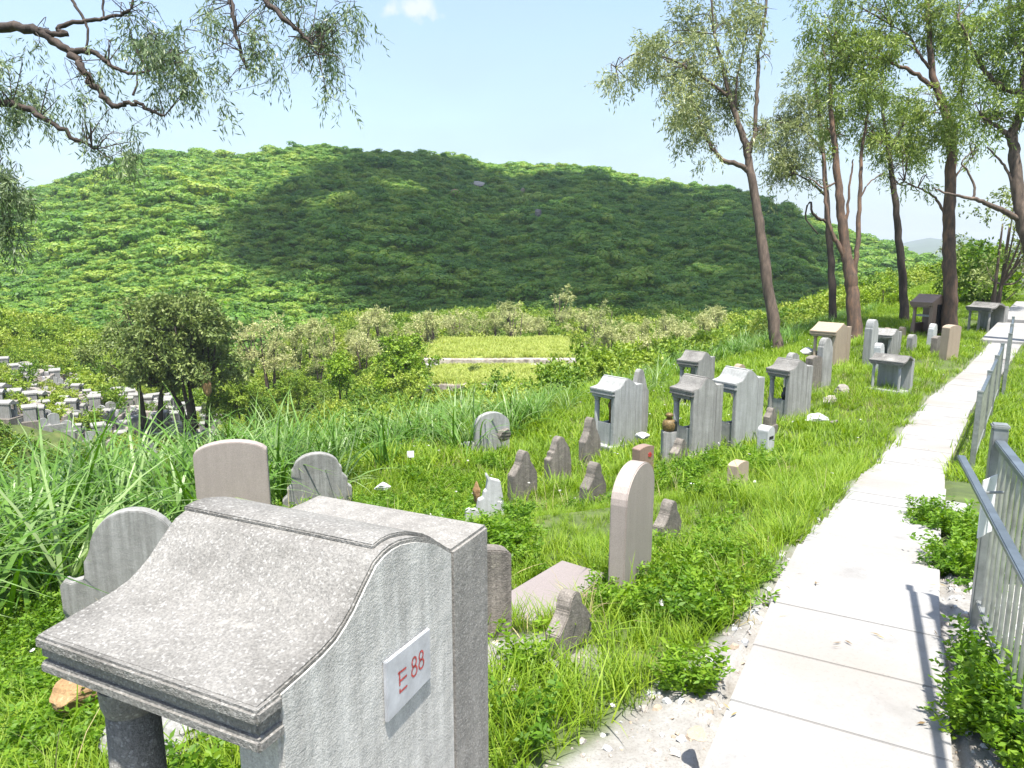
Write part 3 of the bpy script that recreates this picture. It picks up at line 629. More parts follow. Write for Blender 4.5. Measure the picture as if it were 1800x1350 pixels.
for a in STO:
    kind, px, yb, dep, yt, w, t, yaw, mt, lab, nm = a
    p = at(px, yb, dep); hh = float(at(px, yt, dep)[2] - p[2])
    hh *= 1.16 if kind.startswith('stepped') and dep > 5 else 1
    root = empty(nm, tuple(p), R(yaw), lab, 'incense box' if nm == 'incense_box' else 'gravestone', rx=R(rng.uniform(-2, 2)), ry=R(rng.uniform(-1.5, 1.5)) if dep > 5 else 0)
    m = MB(); o_ = OUT[kind]; n = len(o_)
    prof = [(x * w, z * hh if z > 0 else -.25) for x, z in o_]
    m.add([(x, -t / 2, z) for x, z in prof] + [(x, t / 2, z) for x, z in prof], [tuple(range(n)), tuple(range(2 * n - 1, n - 1, -1))] + [(i, i + n, (i + 1) % n + n, (i + 1) % n) for i in range(n)])
    m.build('slab', M[mt], root, bevel=.006)
    if nm == 'incense_box':
        m = MB(); m.box(-.05, .05, -t / 2 - .003, -t / 2 + .01, hh * .48, hh * .60); m.build('slot', M['hole_shade'], root)  # solid dark block, painted as the shade in the slot
        m = MB(); m.box(w / 2 - .01, w / 2 + .003, -.05, .04, hh * .46, hh * .60); m.build('slot', M['hole_shade'], root)
    elif kind.startswith('stepped') and t >= .1:
        m = MB(); m.box(-w * .52, w * .52, -t * .8, t * .8, -.25, .05); m.build('plinth', M[mt], root, bevel=.008)
    elif kind == 'omega2':
        m = MB(); m.box(-w * .5 - .42, -w * .5 - .01, -.05, .05, -.25, hh * .22); m.build('curb', M[mt], root, bevel=.02)
    elif kind == 'round2':
        m = MB(); m.extrude([(-.06, -.25), (-.06, hh * .40), (.06, hh * .40), (.06, -.25)], -w * .5 - .22, -w * .5 - .005); m.build('wing', M[mt], root, bevel=.02)
    elif 'boss' in lab:
        m = MB(); m.tube([(.05, -.12, 0), (.05, -.11, hh * .35), (.05, -.10, hh * .48)], [.10, .095, .05], 14); m.build('boss', M[mt], root, smooth=True)
    elif 'dark hole' in lab:
        m = MB(); m.tube([(.03, -t / 2 - .003, hh * .36), (.03, -t / 2 + .01, hh * .36)], .018, 10); m.build('hole', M['hole_shade'], root)  # solid dark disc, painted as the shade in the hole
    elif 'red flower' in lab:
        m = MB()
        for k in range(5):
            c_ = (.05 + .02 * math.cos(k * 1.257), -t / 2 - .006, hh * .5 + .02 * math.sin(k * 1.257)); m.tube([c_, (c_[0], c_[1] + .01, c_[2])], .014, 8)
        m.build('flower_mark', M['red'], root)
# pink grave slab before the tall headstone, and its edging
c0, c1 = at(886, 1100, 3.98)[:2], at(1020, 1012, 4.58)[:2]; zc = float(at(900, 1090, 4.0)[2])
dv = c1 - c0; root = empty('grave_slab', ((c0[0] + c1[0]) / 2, (c0[1] + c1[1]) / 2, zc + .03), math.atan2(dv[1], dv[0]), 'flat polished pink grave slab lying before the tall pink headstone', 'grave slab')
l2 = np.hypot(*dv) / 2
m = MB(); m.box(-l2 - .05, l2 + .02, -.19, .15, -.09, .012); m.build('cover', stone_mat('polished_pink_granite', (.215, .185, .175), (.155, .13, .12), (.30, .26, .25), grain=260, speckle=.2, stain=.3, streak=0, rough=.45, bump=.1), root, bevel=.006)
m = MB(); m.box(-l2 + .1, l2, -.225, -.192, -.3, -.0); m.build('kerb', M['redstone'], root, bevel=.005)
m = MB(); m.box(-l2 - .10, l2 + .05, -.24, .17, -.35, -.092); m.build('bed', M['concrete'], root, bevel=.01)
# burner pot on its pedestal
p = at(1174, 802, 9.55); root = empty('incense_burner', tuple(p), 0, 'black and gilt burner pot on a grey pedestal left of the streaked shrine tomb', 'incense burner')
m = MB(); m.box(-.085, .085, -.08, .08, -.25, .34); m.build('pedestal', M['concrete'], root, bevel=.01)
m = MB(); m.tube([(0, 0, .341), (0, 0, .37), (0, 0, .43), (0, 0, .47), (0, 0, .49)], [.07, .085, .09, .075, .05], 18); m.build('pot', M['gold'], root, smooth=True)
m = MB(); m.box(.0, .092, -.06, .06, .345, .47); m.build('lining', M['black'], root, bevel=.004)
m = MB(); m.tube([(0, 0, .49), (0, 0, .52), (0, 0, .545), (0, 0, .57)], [.045, .03, .055, .035], 14); m.build('lid', M['gold'], root, smooth=True)

# ------------------------------------------------------------------ loose rocks and litter
def rock(px, yb, dep, sx, sy, sz, mat, label, name='rock', cat='rock', seed=0, rz=0, sink=.25, group=None):
    p = at(px, yb, dep); bm = bmesh.new(); bmesh.ops.create_icosphere(bm, subdivisions=4, radius=1)
    r = random.Random(seed); cuts = [(Vector((r.uniform(-1, 1), r.uniform(-1, 1), r.uniform(-.6, 1))).normalized(), r.uniform(.45, .8)) for _ in range(11)]
    for v in bm.verts:
        for n, d in cuts:
            q = v.co.dot(n)
            if q > d: v.co -= n * (q - d) * .92
        c = v.co; v.co *= 1 + .05 * math.sin(7 * c.x + seed) * math.sin(6 * c.y) + .03 * math.sin(15 * c.z + 3 * seed)
        v.co = Vector((v.co.x * sx, v.co.y * sy, (v.co.z + 1 - 2 * sink * .5) * sz))
    me = bpy.data.meshes.new(name); bm.to_mesh(me); bm.free(); me.materials.append(M[mat])
    o = bpy.data.objects.new(name, me); link(o); o.location = tuple(p); o.rotation_euler = (0, 0, rz); tag(o, label, cat, group); return o
rock(150, 1240, 3.4, .15, .12, .11, 'orange_rock', 'orange iron stained rock left of the foreground column', seed=3)
rock(905, 1210, 2.95, .07, .05, .022, 'rock', 'flat grey stone in the bare earth beside the E 88 tomb', seed=5)
rock(1225, 1292, 2.5, .045, .045, .008, 'tan', 'flat cream paving chip beside the path edge', seed=8, name='paving_chip')
rock(672, 862, 8.6, .10, .07, .06, 'whitewash', 'white stone lump in the grass right of the notched grey headstone', seed=9)
rock(884, 772, 11.8, .13, .08, .13, 'brown', 'broken brown rock leaning on the pale round topped headstone', seed=12)
rock(838, 884, 8.2, .06, .04, .16, 'orange_rock', 'orange stained shard beside the broken white headstone', name='stone_shard', seed=14)
rock(1132, 770, 10.6, .12, .10, .05, 'whitewash', 'white rubble right of the pale roofed shrine tomb', seed=15)
rock(1435, 742, 11.8, .20, .12, .10, 'whitewash', 'broken white slab in the grass beside the brown roofed grey tomb', name='broken_slab', seed=17)
rock(1455, 712, 13.3, .14, .10, .12, 'rock', 'brown rubble heap left of the low brown roofed tomb', seed=18)
rock(1478, 695, 13.8, .15, .10, .14, 'rock', 'larger brown rubble stone nearest the low brown roofed tomb', seed=19)
rock(1466, 748, 11.6, .08, .06, .06, 'brown', 'small brown stone in front of the broken white slab', seed=20)
rock(1420, 622, 17.5, .22, .10, .10, 'whitewash', 'pale slab lying left of the tan shrine tomb', name='broken_slab', seed=22)
rock(1000, 905, 8.4, .16, .08, .03, 'rock', 'flat grey stone at the foot of the narrow streaky headstone', seed=24)
rock(1205, 905, 6.6, .14, .07, .03, 'rock', 'flat grey stone in the grass right of the tall pink headstone', seed=25)
rock(1035, 1062, 4.3, .03, .03, .05, 'brown', 'dead brown flower bunch lying on the pink grave slab', name='dried_bouquet', cat='flowers', seed=26)
rock(300, 1300, 3.05, .45, .25, .10, 'concrete', 'grey broken slab in the weeds behind the foreground column', name='broken_slab', seed=28)
for k, (px, py, dp) in enumerate(((1215, 852, 7.3), (1327, 848, 7.6), (1485, 766, 11.2), (1463, 804, 10.2), (1440, 850, 8.0))):
    rock(px, py, dp, .03, .02, .012, 'paper', 'scrap of white litter lying in the grass by the path', name='litter', cat='litter', seed=30 + k, rz=k, group='litter scraps in the grass')
p = at(722, 812, 9.8); root = empty('grave_tag', tuple(p), R(10), 'small white card on a stick in the grass left of the old stones', 'tag')
m = MB(); m.box(-.045, .045, -.003, .003, .06, .15); m.build('card', M['paper'], root, bevel=.001)
m = MB(); m.tube([(0, .006, -.2), (0, .006, .14)], .005, 6); m.build('stick', M['bark'], root)
for k, (px, py, sx, sz, mt) in enumerate(((835, 330, 3.8, .9, 'rock'), (803, 350, 1.5, 1.3, 'orange_rock'), (918, 343, 1.1, 1.1, 'tan'), (945, 388, .8, 1.5, 'brown'))):
    hp = hill_point(px, py); r_ = rock(px, py, 1, sx, 2, sz, mt, ('grey rock ledge high on the hill', 'orange bare rock below the ledge on the hill', 'small tan rock right of the ledge on the hill', 'brown upright rock low on the hill')[k], name='hill_rock', seed=40 + k)
    r_.location = tuple(hp + np.array([0, -1.2, .1]))

# ------------------------------------------------------------------ foliage helpers
def unit(v): return v / (np.linalg.norm(v, axis=-1, keepdims=True) + 1e-9)
def leaf_quads(c, d, ln, wd, r=rng):
    """narrow diamond leaves: base at c, pointing along d"""
    n = len(c); d = unit(d); s = unit(np.cross(d, r.normal(size=(n, 3)))); ln = np.broadcast_to(ln, n)[:, None]; wd = np.broadcast_to(wd, n)[:, None]
    m = c + d * ln * .45
    return np.stack([c, m + s * wd / 2, c + d * ln, m - s * wd / 2], 1)
def sprays(cent, rad, ntw, per, tl, ln, wd, droop=.5, r=rng):
    """leafy twigs through an ellipsoid; returns leaf quads"""
    u = unit(r.normal(size=(ntw, 3))) * (r.random((ntw, 1)) ** .45)
    # pull twigs together into a few tufts so that gaps stay open
    k = max(3, ntw // 14); cen = unit(r.normal(size=(k, 3))) * (r.random((k, 1)) ** .4); pick = r.integers(0, k, ntw)
    u = cen[pick] * .78 + u * .34
    base = cent + u * rad; td = unit(u + r.normal(size=(ntw, 3)) * .55 + np.array([0, 0, -droop]))
    tt = np.linspace(.1, 1, per)[None, :, None]
    pos = base[:, None] + td[:, None] * tt * tl + np.array([0, 0, -1]) * (tt ** 2) * tl * droop * .6
    pos = pos.reshape(-1, 3) + r.normal(size=(ntw * per, 3)) * tl * .05
    d = np.repeat(td, per, 0) * .6 + r.normal(size=(ntw * per, 3)) * .7 + np.array([0, 0, -droop * .9])
    return leaf_quads(pos, d, ln * r.uniform(.7, 1.25, ntw * per), wd * r.uniform(.7, 1.2, ntw * per), r)
def smooth_path(pts, sub=4):
    pts = [np.array(p, float) for p in pts]; out = []
    for i in range(len(pts) - 1):
        p0 = pts[max(i - 1, 0)]; p1 = pts[i]; p2 = pts[i + 1]; p3 = pts[min(i + 2, len(pts) - 1)]
        for k in range(sub):
            t = k / sub; out.append(.5 * ((2 * p1) + (-p0 + p2) * t + (2 * p0 - 5 * p1 + 4 * p2 - p3) * t * t + (-p0 + 3 * p1 - 3 * p2 + p3) * t ** 3))
    out.append(pts[-1]); return out
def big_tree(name, label, dep, base, limbs, blobs, bark, leaf, r0, leaf_ln=.16, leaf_wd=.038, dens=1.0, droop=.55, seed=1, base_world=None, group=None, twigr=.012):
    """limbs: list of (pixels with depth offset, radius start, end); blobs: (px, py, rx, ry, density, depth offset)"""
    r = np.random.default_rng(seed)
    b = np.array(base_world) if base_world is not None else at(*base, dep)
    root = empty(name, tuple(b), 0, label, 'tree', group); nodes = []
    tr = None; order = []
    for k, (pts, ra, rb) in enumerate(limbs):
        w = [at(p[0], p[1], dep + (p[2] if len(p) > 2 else 0)) for p in pts]
        if k == 0 and base_world is not None: w = [b + np.array([0, 0, -.3])] + w
        elif k == 0: w[0] = w[0] + np.array([0, 0, -.4])
        w = smooth_path(w, 5); jit = min(ra, .06)
        w = [p + (r.normal(size=3) * jit * .22 if 0 < i < len(w) - 1 else 0) for i, p in enumerate(w)]
        rad = np.linspace(ra, rb, len(w)) * (1 + r.uniform(-.06, .06, len(w)))
        if k == 0 and base_world is None: rad[:4] *= np.array([1.25, 1.15, 1.08, 1.03])
        m = MB(); m.tube([tuple(p - b) for p in w], list(rad), 10 if ra > .08 else 6)
        o = m.build('trunk' if k == 0 else 'limb', M[bark], root if (k == 0 or tr is None) else tr, smooth=True)
        if k == 0: tr = o
        nodes += [(p, q) for p, q in zip(w, rad)] if k else [(p, q) for p, q in list(zip(w, rad))[len(w) // 2:]]
    NP = np.array([p for p, _ in nodes]); Q = []; T = []
    for (px, py, rx, ry, de, dz) in blobs:
        c = at(px, py, dep + dz); rr = np.array([rx, (rx + ry) * .5, ry]) * (dep + dz) / F
        vol = rr.prod() ** (2 / 3); nt_ = max(8, int(vol * 62 * de * dens * (1 if base_world is not None else 2.9)))
        q = sprays(c, rr, nt_, 11, .42 * (leaf_ln / .15), leaf_ln, leaf_wd, droop, r); Q.append(q); T.append(np.clip(r.normal(.5, .22, len(q)) + r.normal(0, .1), 0, 1))
        j = np.argmin(((NP - c) ** 2).sum(1) + 2.0 * np.clip(NP[:, 2] - c[2] - .2, 0, None)); a = NP[j]; tw = MB()
        for _ in range(3):
            e = c + unit(r.normal(size=3)) * rr * .65; mid = a * .45 + e * .55 + r.normal(size=3) * .12 + np.array([0, 0, .12])
            pth = smooth_path([a, mid, e], 4); tw.tube([tuple(p - b) for p in pth], list(np.linspace(twigr * 1.7, twigr * .4, len(pth))), 5, False)
            for _ in range(3):
                s_ = pth[r.integers(3, len(pth))]; e2 = s_ + unit(r.normal(size=3)) * rr * .5
                tw.tube([tuple(s_ - b), tuple((s_ + e2) / 2 + r.normal(size=3) * .04 - b), tuple(e2 - b)], [twigr * .7, twigr * .5, twigr * .25], 4, False)
        tw.build('twig', M[bark], tr, smooth=True)
    quads_obj('crown', np.concatenate(Q) - b, M[leaf], root, np.concatenate(T))
    return root
# ------------------------------------------------------------------ the row of tall trees on the right
G_ = 'tall thin trees along the cemetery edge'
big_tree('tall_tree', 'tall leaning tree with a bare slender trunk, leftmost of the row, crown reaching left', 22.0, (1371, 622), [
    ([(1371, 622), (1360, 565), (1347, 480), (1334, 390), (1320, 310), (1312, 262), (1296, 215), (1282, 165), (1268, 110), (1255, 60, -.3)], .19, .035),
    ([(1319, 303), (1300, 290), (1272, 283), (1258, 268), (1244, 248), (1233, 222), (1226, 196)], .085, .03),
    ([(1315, 270), (1326, 240), (1329, 190), (1332, 130), (1336, 70), (1345, 25), (1350, -25)], .075, .03),
    ([(1303, 232), (1292, 195), (1296, 140), (1306, 90), (1312, 50)], .05, .02),
    ([(1284, 172), (1255, 150), (1210, 120), (1160, 98), (1115, 96), (1082, 118)], .05, .012)],
    [(1085, 125, 38, 32, .8, 0), (1120, 100, 45, 32, .9, .3), (1165, 85, 48, 42, 1, -.4), (1190, 40, 45, 40, .9, .5), (1200, 120, 55, 48, 1.2, .6), (1190, 175, 45, 45, 1.2, -.6), (1212, 225, 48, 38, 1.2, 0), (1245, 180, 50, 45, 1.2, .7),
     (1250, 95, 50, 48, 1, -.5), (1250, 35, 55, 45, .9, .4), (1280, 130, 45, 45, .8, .2), (1310, 60, 40, 45, .8, -.3), (1325, 10, 45, 35, .9, 0), (1340, 110, 22, 40, .4, 0), (1250, 262, 30, 18, .5, 0), (1290, 195, 35, 38, .6, .3), (1345, 225, 28, 30, .8, -.4), (1165, 135, 25, 20, .5, 0), (1070, 150, 18, 20, .5, 0), (1240, -40, 80, 40, .8, 0)],
    'bark', 'acacia', .19, seed=11, group=G_)
big_tree('tall_tree', 'thin dark straight tree standing just behind the forked tree', 28.0, (1466, 572), [
    ([(1466, 572), (1462, 480), (1457, 410), (1452, 340), (1447, 270), (1440, 200), (1432, 140)], .15, .04),
    ([(1456, 390), (1440, 385), (1428, 372), (1424, 355), (1416, 380), (1438, 412)], .06, .02),
    ([(1452, 345), (1430, 325), (1412, 312), (1395, 305)], .05, .015),
    ([(1447, 270), (1425, 240), (1400, 220), (1375, 215)], .05, .015)],
    [(1372, 265, 42, 40, 1.1, 0), (1395, 295, 48, 34, 1.0, .5), (1420, 240, 48, 42, 1.1, -.5), (1385, 215, 42, 40, 1, .4), (1410, 165, 48, 45, 1, 0), (1440, 125, 45, 42, 1, .5), (1352, 300, 28, 25, .7, 0), (1350, 225, 28, 28, .7, 0), (1455, 190, 38, 42, .8, .6), (1420, 320, 30, 16, .5, 0), (1360, 330, 22, 18, .4, 0)],
    'bark_dark', 'acacia', .14, seed=12, group=G_, leaf_ln=.17, leaf_wd=.04)
big_tree('tall_tree', 'dark many stemmed tree forking low above a thick orange tinted base', 23.0, (1505, 600), [
    ([(1505, 600), (1500, 540), (1495, 490), (1488, 450), (1480, 390), (1474, 330), (1468, 270), (1462, 200), (1458, 130)], .235, .05),
    ([(1494, 480), (1478, 440), (1464, 415), (1456, 385), (1450, 330), (1447, 270)], .09, .03),
    ([(1500, 495), (1507, 440), (1510, 380), (1512, 320), (1516, 260), (1524, 200), (1518, 140)], .085, .03),
    ([(1485, 420), (1490, 360), (1496, 310), (1500, 280)], .05, .02),
    ([(1472, 320), (1446, 330), (1432, 318), (1418, 312)], .035, .012),
    ([(1511, 350), (1525, 325), (1540, 312), (1552, 305)], .03, .01)],
    [(1470, 165, 42, 48, .9, 0), (1495, 120, 45, 42, 1, .5), (1525, 165, 42, 45, 1.1, -.4), (1515, 225, 36, 30, .9, .3), (1475, 240, 35, 30, .7, 0), (1535, 115, 38, 36, 1, 0), (1500, 70, 50, 40, 1, .4), (1540, 245, 28, 24, .6, 0), (1460, 90, 45, 35, .9, -.3), (1500, 200, 36, 30, .7, .5)],
    'bark_sun_orange', 'acacia_green', .22, seed=13, group=G_)
big_tree('tall_tree', 'slim dark tree leaning slightly left between the forked tree and the orange tinted one', 26.5, (1594, 568), [
    ([(1594, 568), (1588, 500), (1580, 420), (1573, 350), (1567, 300), (1560, 255), (1552, 200), (1550, 150)], .16, .04),
    ([(1568, 310), (1582, 325), (1600, 325), (1618, 338)], .035, .012),
    ([(1562, 270), (1580, 235), (1592, 205), (1598, 170)], .05, .02)],
    [(1550, 225, 44, 42, 1, 0), (1572, 268, 36, 26, .8, .3), (1548, 175, 42, 40, 1, -.4), (1590, 235, 34, 34, .8, .3), (1590, 180, 40, 40, 1, 0), (1600, 285, 28, 20, .8, -.3), (1560, 300, 26, 16, .6, 0)],
    'bark_dark', 'acacia_green', .15, seed=14, group=G_)
big_tree('tall_tree', 'straight tree with bark tinted sunlit orange, behind the square tan marker', 23.0, (1672, 580), [
    ([(1672, 580), (1670, 510), (1668, 440), (1668, 370), (1671, 300), (1672, 255), (1660, 190), (1645, 155), (1636, 100), (1633, 40), (1630, -20)], .225, .06),
    ([(1638, 155), (1620, 137), (1600, 124), (1575, 114), (1550, 106), (1522, 100), (1480, 98)], .075, .02),
    ([(1664, 395), (1655, 365), (1640, 345), (1622, 333), (1600, 324), (1588, 318)], .05, .012),
    ([(1674, 320), (1690, 295), (1710, 275), (1722, 262)], .035, .01),
    ([(1634, 120), (1612, 90), (1600, 65), (1572, 48)], .05, .018),
    ([(1662, 200), (1690, 150), (1700, 100), (1695, 50)], .06, .02)],
    [(1470, 60, 48, 42, .9, 0), (1510, 35, 58, 40, 1, .5), (1555, 60, 48, 40, .9, -.5), (1580, 15, 55, 40, 1.1, 0), (1620, 50, 50, 45, 1.1, .5), (1660, 20, 55, 42, 1.1, -.4), (1690, 80, 46, 46, 1, .4), (1690, 150, 48, 48, 1.1, 0), (1645, 185, 48, 44, 1.2, -.6),
     (1612, 205, 42, 42, 1.2, .3), (1605, 255, 38, 28, 1.2, 0), (1650, 235, 46, 34, 1.3, -.3), (1690, 225, 44, 36, 1.2, .2), (1700, 262, 24, 16, .6, 0), (1430, 35, 42, 36, .8, .3), (1560, 105, 30, 18, .5, 0), (1590, 100, 36, 26, .7, .4), (1620, 320, 24, 18, .5, 0), (1590, 318, 20, 14, .5, 0), (1480, -30, 80, 35, .9, 0), (1620, -35, 90, 40, .9, 0)],
    'bark_sun_orange', 'acacia_green', .22, seed=15, group=G_)
big_tree('tall_tree', 'grey trunked tree with spreading limbs at the right edge of the row', 20.0, (1850, 560), [
    ([(1850, 560), (1824, 470), (1800, 400), (1788, 330), (1783, 270), (1780, 240), (1795, 190), (1800, 130), (1806, 60), (1810, -10)], .21, .06),
    ([(1781, 250), (1765, 232), (1745, 218), (1725, 205)], .09, .03),
    ([(1798, 168), (1775, 158), (1752, 145), (1735, 128), (1722, 108), (1708, 80), (1696, 55), (1684, 30)], .085, .025),
    ([(1795, 388), (1765, 372), (1735, 358), (1712, 350), (1690, 345), (1660, 338), (1640, 332)], .085, .016),
    ([(1790, 360), (1780, 325), (1768, 295), (1752, 275), (1735, 258)], .05, .02),
    ([(1712, 350), (1712, 325), (1700, 300), (1690, 285), (1705, 270), (1720, 262)], .035, .01)],
    [(1725, 60, 46, 48, 1, 0), (1770, 30, 56, 44, 1.1, .4), (1800, 85, 48, 48, 1.2, -.4), (1770, 115, 44, 40, 1.1, .3), (1735, 130, 36, 36, .9, 0), (1760, 190, 44, 34, 1.1, -.3), (1722, 190, 38, 32, 1, .3), (1745, 235, 26, 18, .7, 0), (1715, 20, 48, 40, 1, 0), (1800, 200, 34, 30, .7, 0), (1800, 20, 60, 45, 1, 0), (1780, -40, 90, 40, 1, 0)],
    'bark', 'acacia_green', .2, seed=16, group=G_)
# ------------------------------------------------------------------ the tree whose boughs hang in from the upper left (its trunk stands outside the picture)
TB = np.array([-7.2, 5.2, 0.]); TB[2] = land1(TB[0], TB[1])
big_tree('overhanging_tree', 'tree outside the left edge whose dark boughs and narrow leaves hang into the sky', 7.2, None, [
    ([(-520, 300, -.6), (-330, 90, -.4), (-150, 48, -.2), (0, 46), (50, 51), (85, 66), (125, 92), (146, 122), (162, 146), (182, 168), (200, 188), (222, 182), (246, 183), (266, 193), (289, 204)], .062, .012),
    ([(125, 92), (145, 90), (165, 93), (186, 108), (205, 122), (230, 129), (258, 127)], .032, .012),
    ([(60, 54), (92, 58), (118, 60), (100, 52), (118, 42), (150, 38), (180, 33), (205, 26), (230, 14), (234, -20)], .03, .012),
    ([(122, -20), (130, 6), (146, 30), (154, 55), (152, 88)], .018, .01), ([(182, -25), (181, 10), (182, 34)], .014, .008),
    ([(-330, 90, -.4), (-100, -160, 0), (180, -200, .2), (360, -120, .2), (402, -10, .1), (410, 40), (421, 84), (433, 122)], .045, .010),
    ([(360, -120, .2), (440, -60, .2), (462, -8, .1), (492, 28), (520, 50), (542, 72), (560, 96)], .04, .01),
    ([(-330, 90, -.4), (-120, 150, -.3), (-30, 175, 0), (48, 190), (88, 214), (130, 243), (150, 250), (170, 262)], .05, .008),
    ([(234, 168), (240, 150), (242, 122)], .012, .006), ([(-520, 300, -.6), (-300, 260, -.4), (-80, 300, -.2), (-10, 350, 0)], .05, .01)],
    [(18, 140, 42, 42, .9, 0), (30, 180, 48, 36, 1.3, .2), (10, 210, 42, 30, 1.2, 0), (65, 80, 24, 24, .4, .2), (-10, 330, 40, 40, 1.2, 0), (22, 335, 34, 34, 1.2, 0), (20, 385, 34, 34, 1.2, .2), (30, 420, 24, 24, .7, 0), (5, 290, 25, 20, .5, 0),
     (245, 65, 34, 34, 1.1, .2), (272, 78, 36, 32, 1.3, -.2), (235, 40, 28, 28, .7, 0), (300, 60, 30, 24, .6, .3), (200, 80, 28, 22, .5, 0), (260, 105, 26, 22, .7, 0), (320, 95, 34, 26, .9, .2), (345, 105, 36, 26, .9, 0), (380, 105, 24, 20, .7, .3), (300, 130, 34, 26, .7, 0), (285, 165, 24, 24, .8, .2),
     (385, 172, 18, 22, .7, 0), (175, 115, 22, 18, .5, 0), (165, 165, 26, 24, .6, .2), (120, 160, 26, 20, .5, -.2), (90, 180, 26, 18, .5, 0), (160, 225, 24, 22, .6, 0), (175, 255, 22, 20, .8, .2), (225, 240, 26, 24, .8, 0), (250, 220, 20, 18, .5, 0), (225, 275, 14, 16, .7, 0), (155, 275, 14, 14, .5, 0),
     (345, 40, 36, 28, .6, .2), (375, 20, 30, 26, .6, 0), (460, 70, 26, 30, .8, .2), (470, 100, 34, 26, 1, 0), (500, 128, 22, 20, .7, 0), (445, 40, 22, 20, .5, 0), (510, 10, 40, 26, .9, .3), (545, 30, 36, 28, 1, 0), (560, 65, 34, 28, 1.1, .2), (580, 20, 36, 26, .9, 0), (610, 10, 32, 22, .8, 0), (635, 55, 18, 24, .5, 0), (585, 105, 20, 26, .6, 0), (588, 145, 20, 26, .5, 0), (600, 170, 18, 14, .4, 0), (400, 60, 18, 26, .4, 0), (330, 150, 26, 20, .4, 0)],
    'bark_dark', 'overhang', .12, leaf_ln=.075, leaf_wd=.014, dens=22, droop=.8, seed=21, base_world=TB, twigr=.0034)

# ------------------------------------------------------------------ trees and bushes of the valley
def bush_tree(name, seed, Ht, wid, trunk_h, leaf, bark, nblob, leaf_ln, leaf_wd, dens=1., stems=1, flat=1., droop=.25):
    """a free standing tree or bush about the origin; returns its root (not yet labelled)"""
    r = np.random.default_rng(seed); root = empty(name)
    tips = []
    tr = None
    for s_ in range(stems):
        a0 = r.uniform(0, 6.28); off = np.array([math.cos(a0), math.sin(a0), 0]) * (.12 * wid if stems > 1 else 0) * r.uniform(.4, 1)
        lean = np.array([math.cos(a0), math.sin(a0), 0]) * r.uniform(.02, .14) * Ht
        pth = smooth_path([off + [0, 0, -.4], off + lean * .3 + [0, 0, trunk_h * .6], off + lean * .6 + [0, 0, trunk_h], off + lean + [0, 0, Ht * .75]], 4)
        m = MB(); m.tube([tuple(p) for p in pth], list(np.linspace(.026 * Ht, .006 * Ht, len(pth))), 7); o = m.build('trunk', M[bark], root, smooth=True); tips.append((off + lean * .6 + [0, 0, trunk_h], o)); tr = tr or o
    Q = []; T = []
    for k in range(nblob):
        a = r.uniform(0, 6.28); z = trunk_h + (Ht - trunk_h) * r.uniform(.05, .92); f = (z - trunk_h) / (Ht - trunk_h)
        rad_ = wid * .5 * math.sqrt(max(.05, 1 - abs(2 * f - .85) ** 2.2 * .75)) * (r.random() ** .5) * .78
        c = np.array([math.cos(a) * rad_, math.sin(a) * rad_, z]); rr = np.array([1, 1, .75 * flat]) * wid * r.uniform(.13, .21)
        q = sprays(c, rr, max(8, int(rr.prod() ** (2 / 3) * 30 * dens / (leaf_ln * 3) ** 1.2)), 8, leaf_ln * 2.2, leaf_ln, leaf_wd, droop, r); Q.append(q); T.append(np.clip(r.normal(.5, .2, len(q)) + r.normal(0, .13), 0, 1))
        if k % 2 == 0:
            t0, par = tips[k % len(tips)]; m = MB(); mid = t0 * .4 + c * .6 + np.array([0, 0, -.05 * Ht]); pth = smooth_path([t0, mid, c], 3)
            m.tube([tuple(p) for p in pth], list(np.linspace(.011 * Ht, .003 * Ht, len(pth))), 5, False); m.build('limb', M[bark], par, smooth=True)
    quads_obj('crown', np.concatenate(Q), M[leaf], root, np.concatenate(T)); return root
def copy_tree(o, parent=None):
    c = o.copy(); col.objects.link(c)
    if parent is not None: c.parent = parent
    for ch in o.children: copy_tree(ch, c)
    return c
def put(o, px, py, dep, rz=0, sc=1.0, label=None, cat='tree', group=None, ground=None):
    p = at(px, py, dep); o.location = tuple(p); o.rotation_euler = (0, 0, rz); o.scale = (sc, sc, sc); return tag(o, label, cat, group)
t = bush_tree('valley_tree', 31, 8.2, 6.6, 2.6, 'dim', 'bark_dark', 40, .26, .13, .95, stems=2); put(t, 272, 742, 46, .4, .95, 'dark double trunked tree among the far graves, left of the two dark trees', group='dark trees by the far graves')
t = bush_tree('valley_tree', 32, 8.4, 7.2, 2.2, 'dim', 'bark_dark', 44, .26, .13, .95, stems=4); put(t, 350, 745, 46, 1.4, .98, 'dark many stemmed tree, right of the two dark trees by the far graves', group='dark trees by the far graves')
rock(365, 690, 44.5, .35, .25, .9, 'orange_rock', 'clump of rust brown dead foliage low in the right dark tree', name='dead_branch', cat='dead branch', seed=50)
t = bush_tree('leafy_bush', 33, 3.6, 4.0, .9, 'bright', 'bark_dark', 30, .17, .11, 1.4, stems=3, flat=.8); put(t, 712, 700, 43, .3, .98, 'bright green spreading bush beside the grass terraces, larger of the bright pair', 'bush')
t = bush_tree('leafy_bush', 34, 2.5, 2.7, .5, 'bright', 'bark_dark', 22, .16, .11, 1.4, stems=2, flat=.9); put(t, 602, 692, 44, 2.3, .95, 'rounded yellow green bush, left and smaller one of the bright pair', 'bush')
t = bush_tree('leafy_bush', 35, 1.7, 2.6, .3, 'scrub', 'bark_dark', 16, .15, .10, 1.3, stems=2, flat=.9); put(t, 716, 712, 40, .3, 1, 'low dark bush under the larger bright bush', 'bush')
t = bush_tree('pale_tree', 36, 3.9, 3.5, .9, 'pale', 'bark', 26, .17, .06, 1.0, stems=3); put(t, 480, 672, 52, .5, 1.15, 'tall pale olive tree just right of the two dark trees')
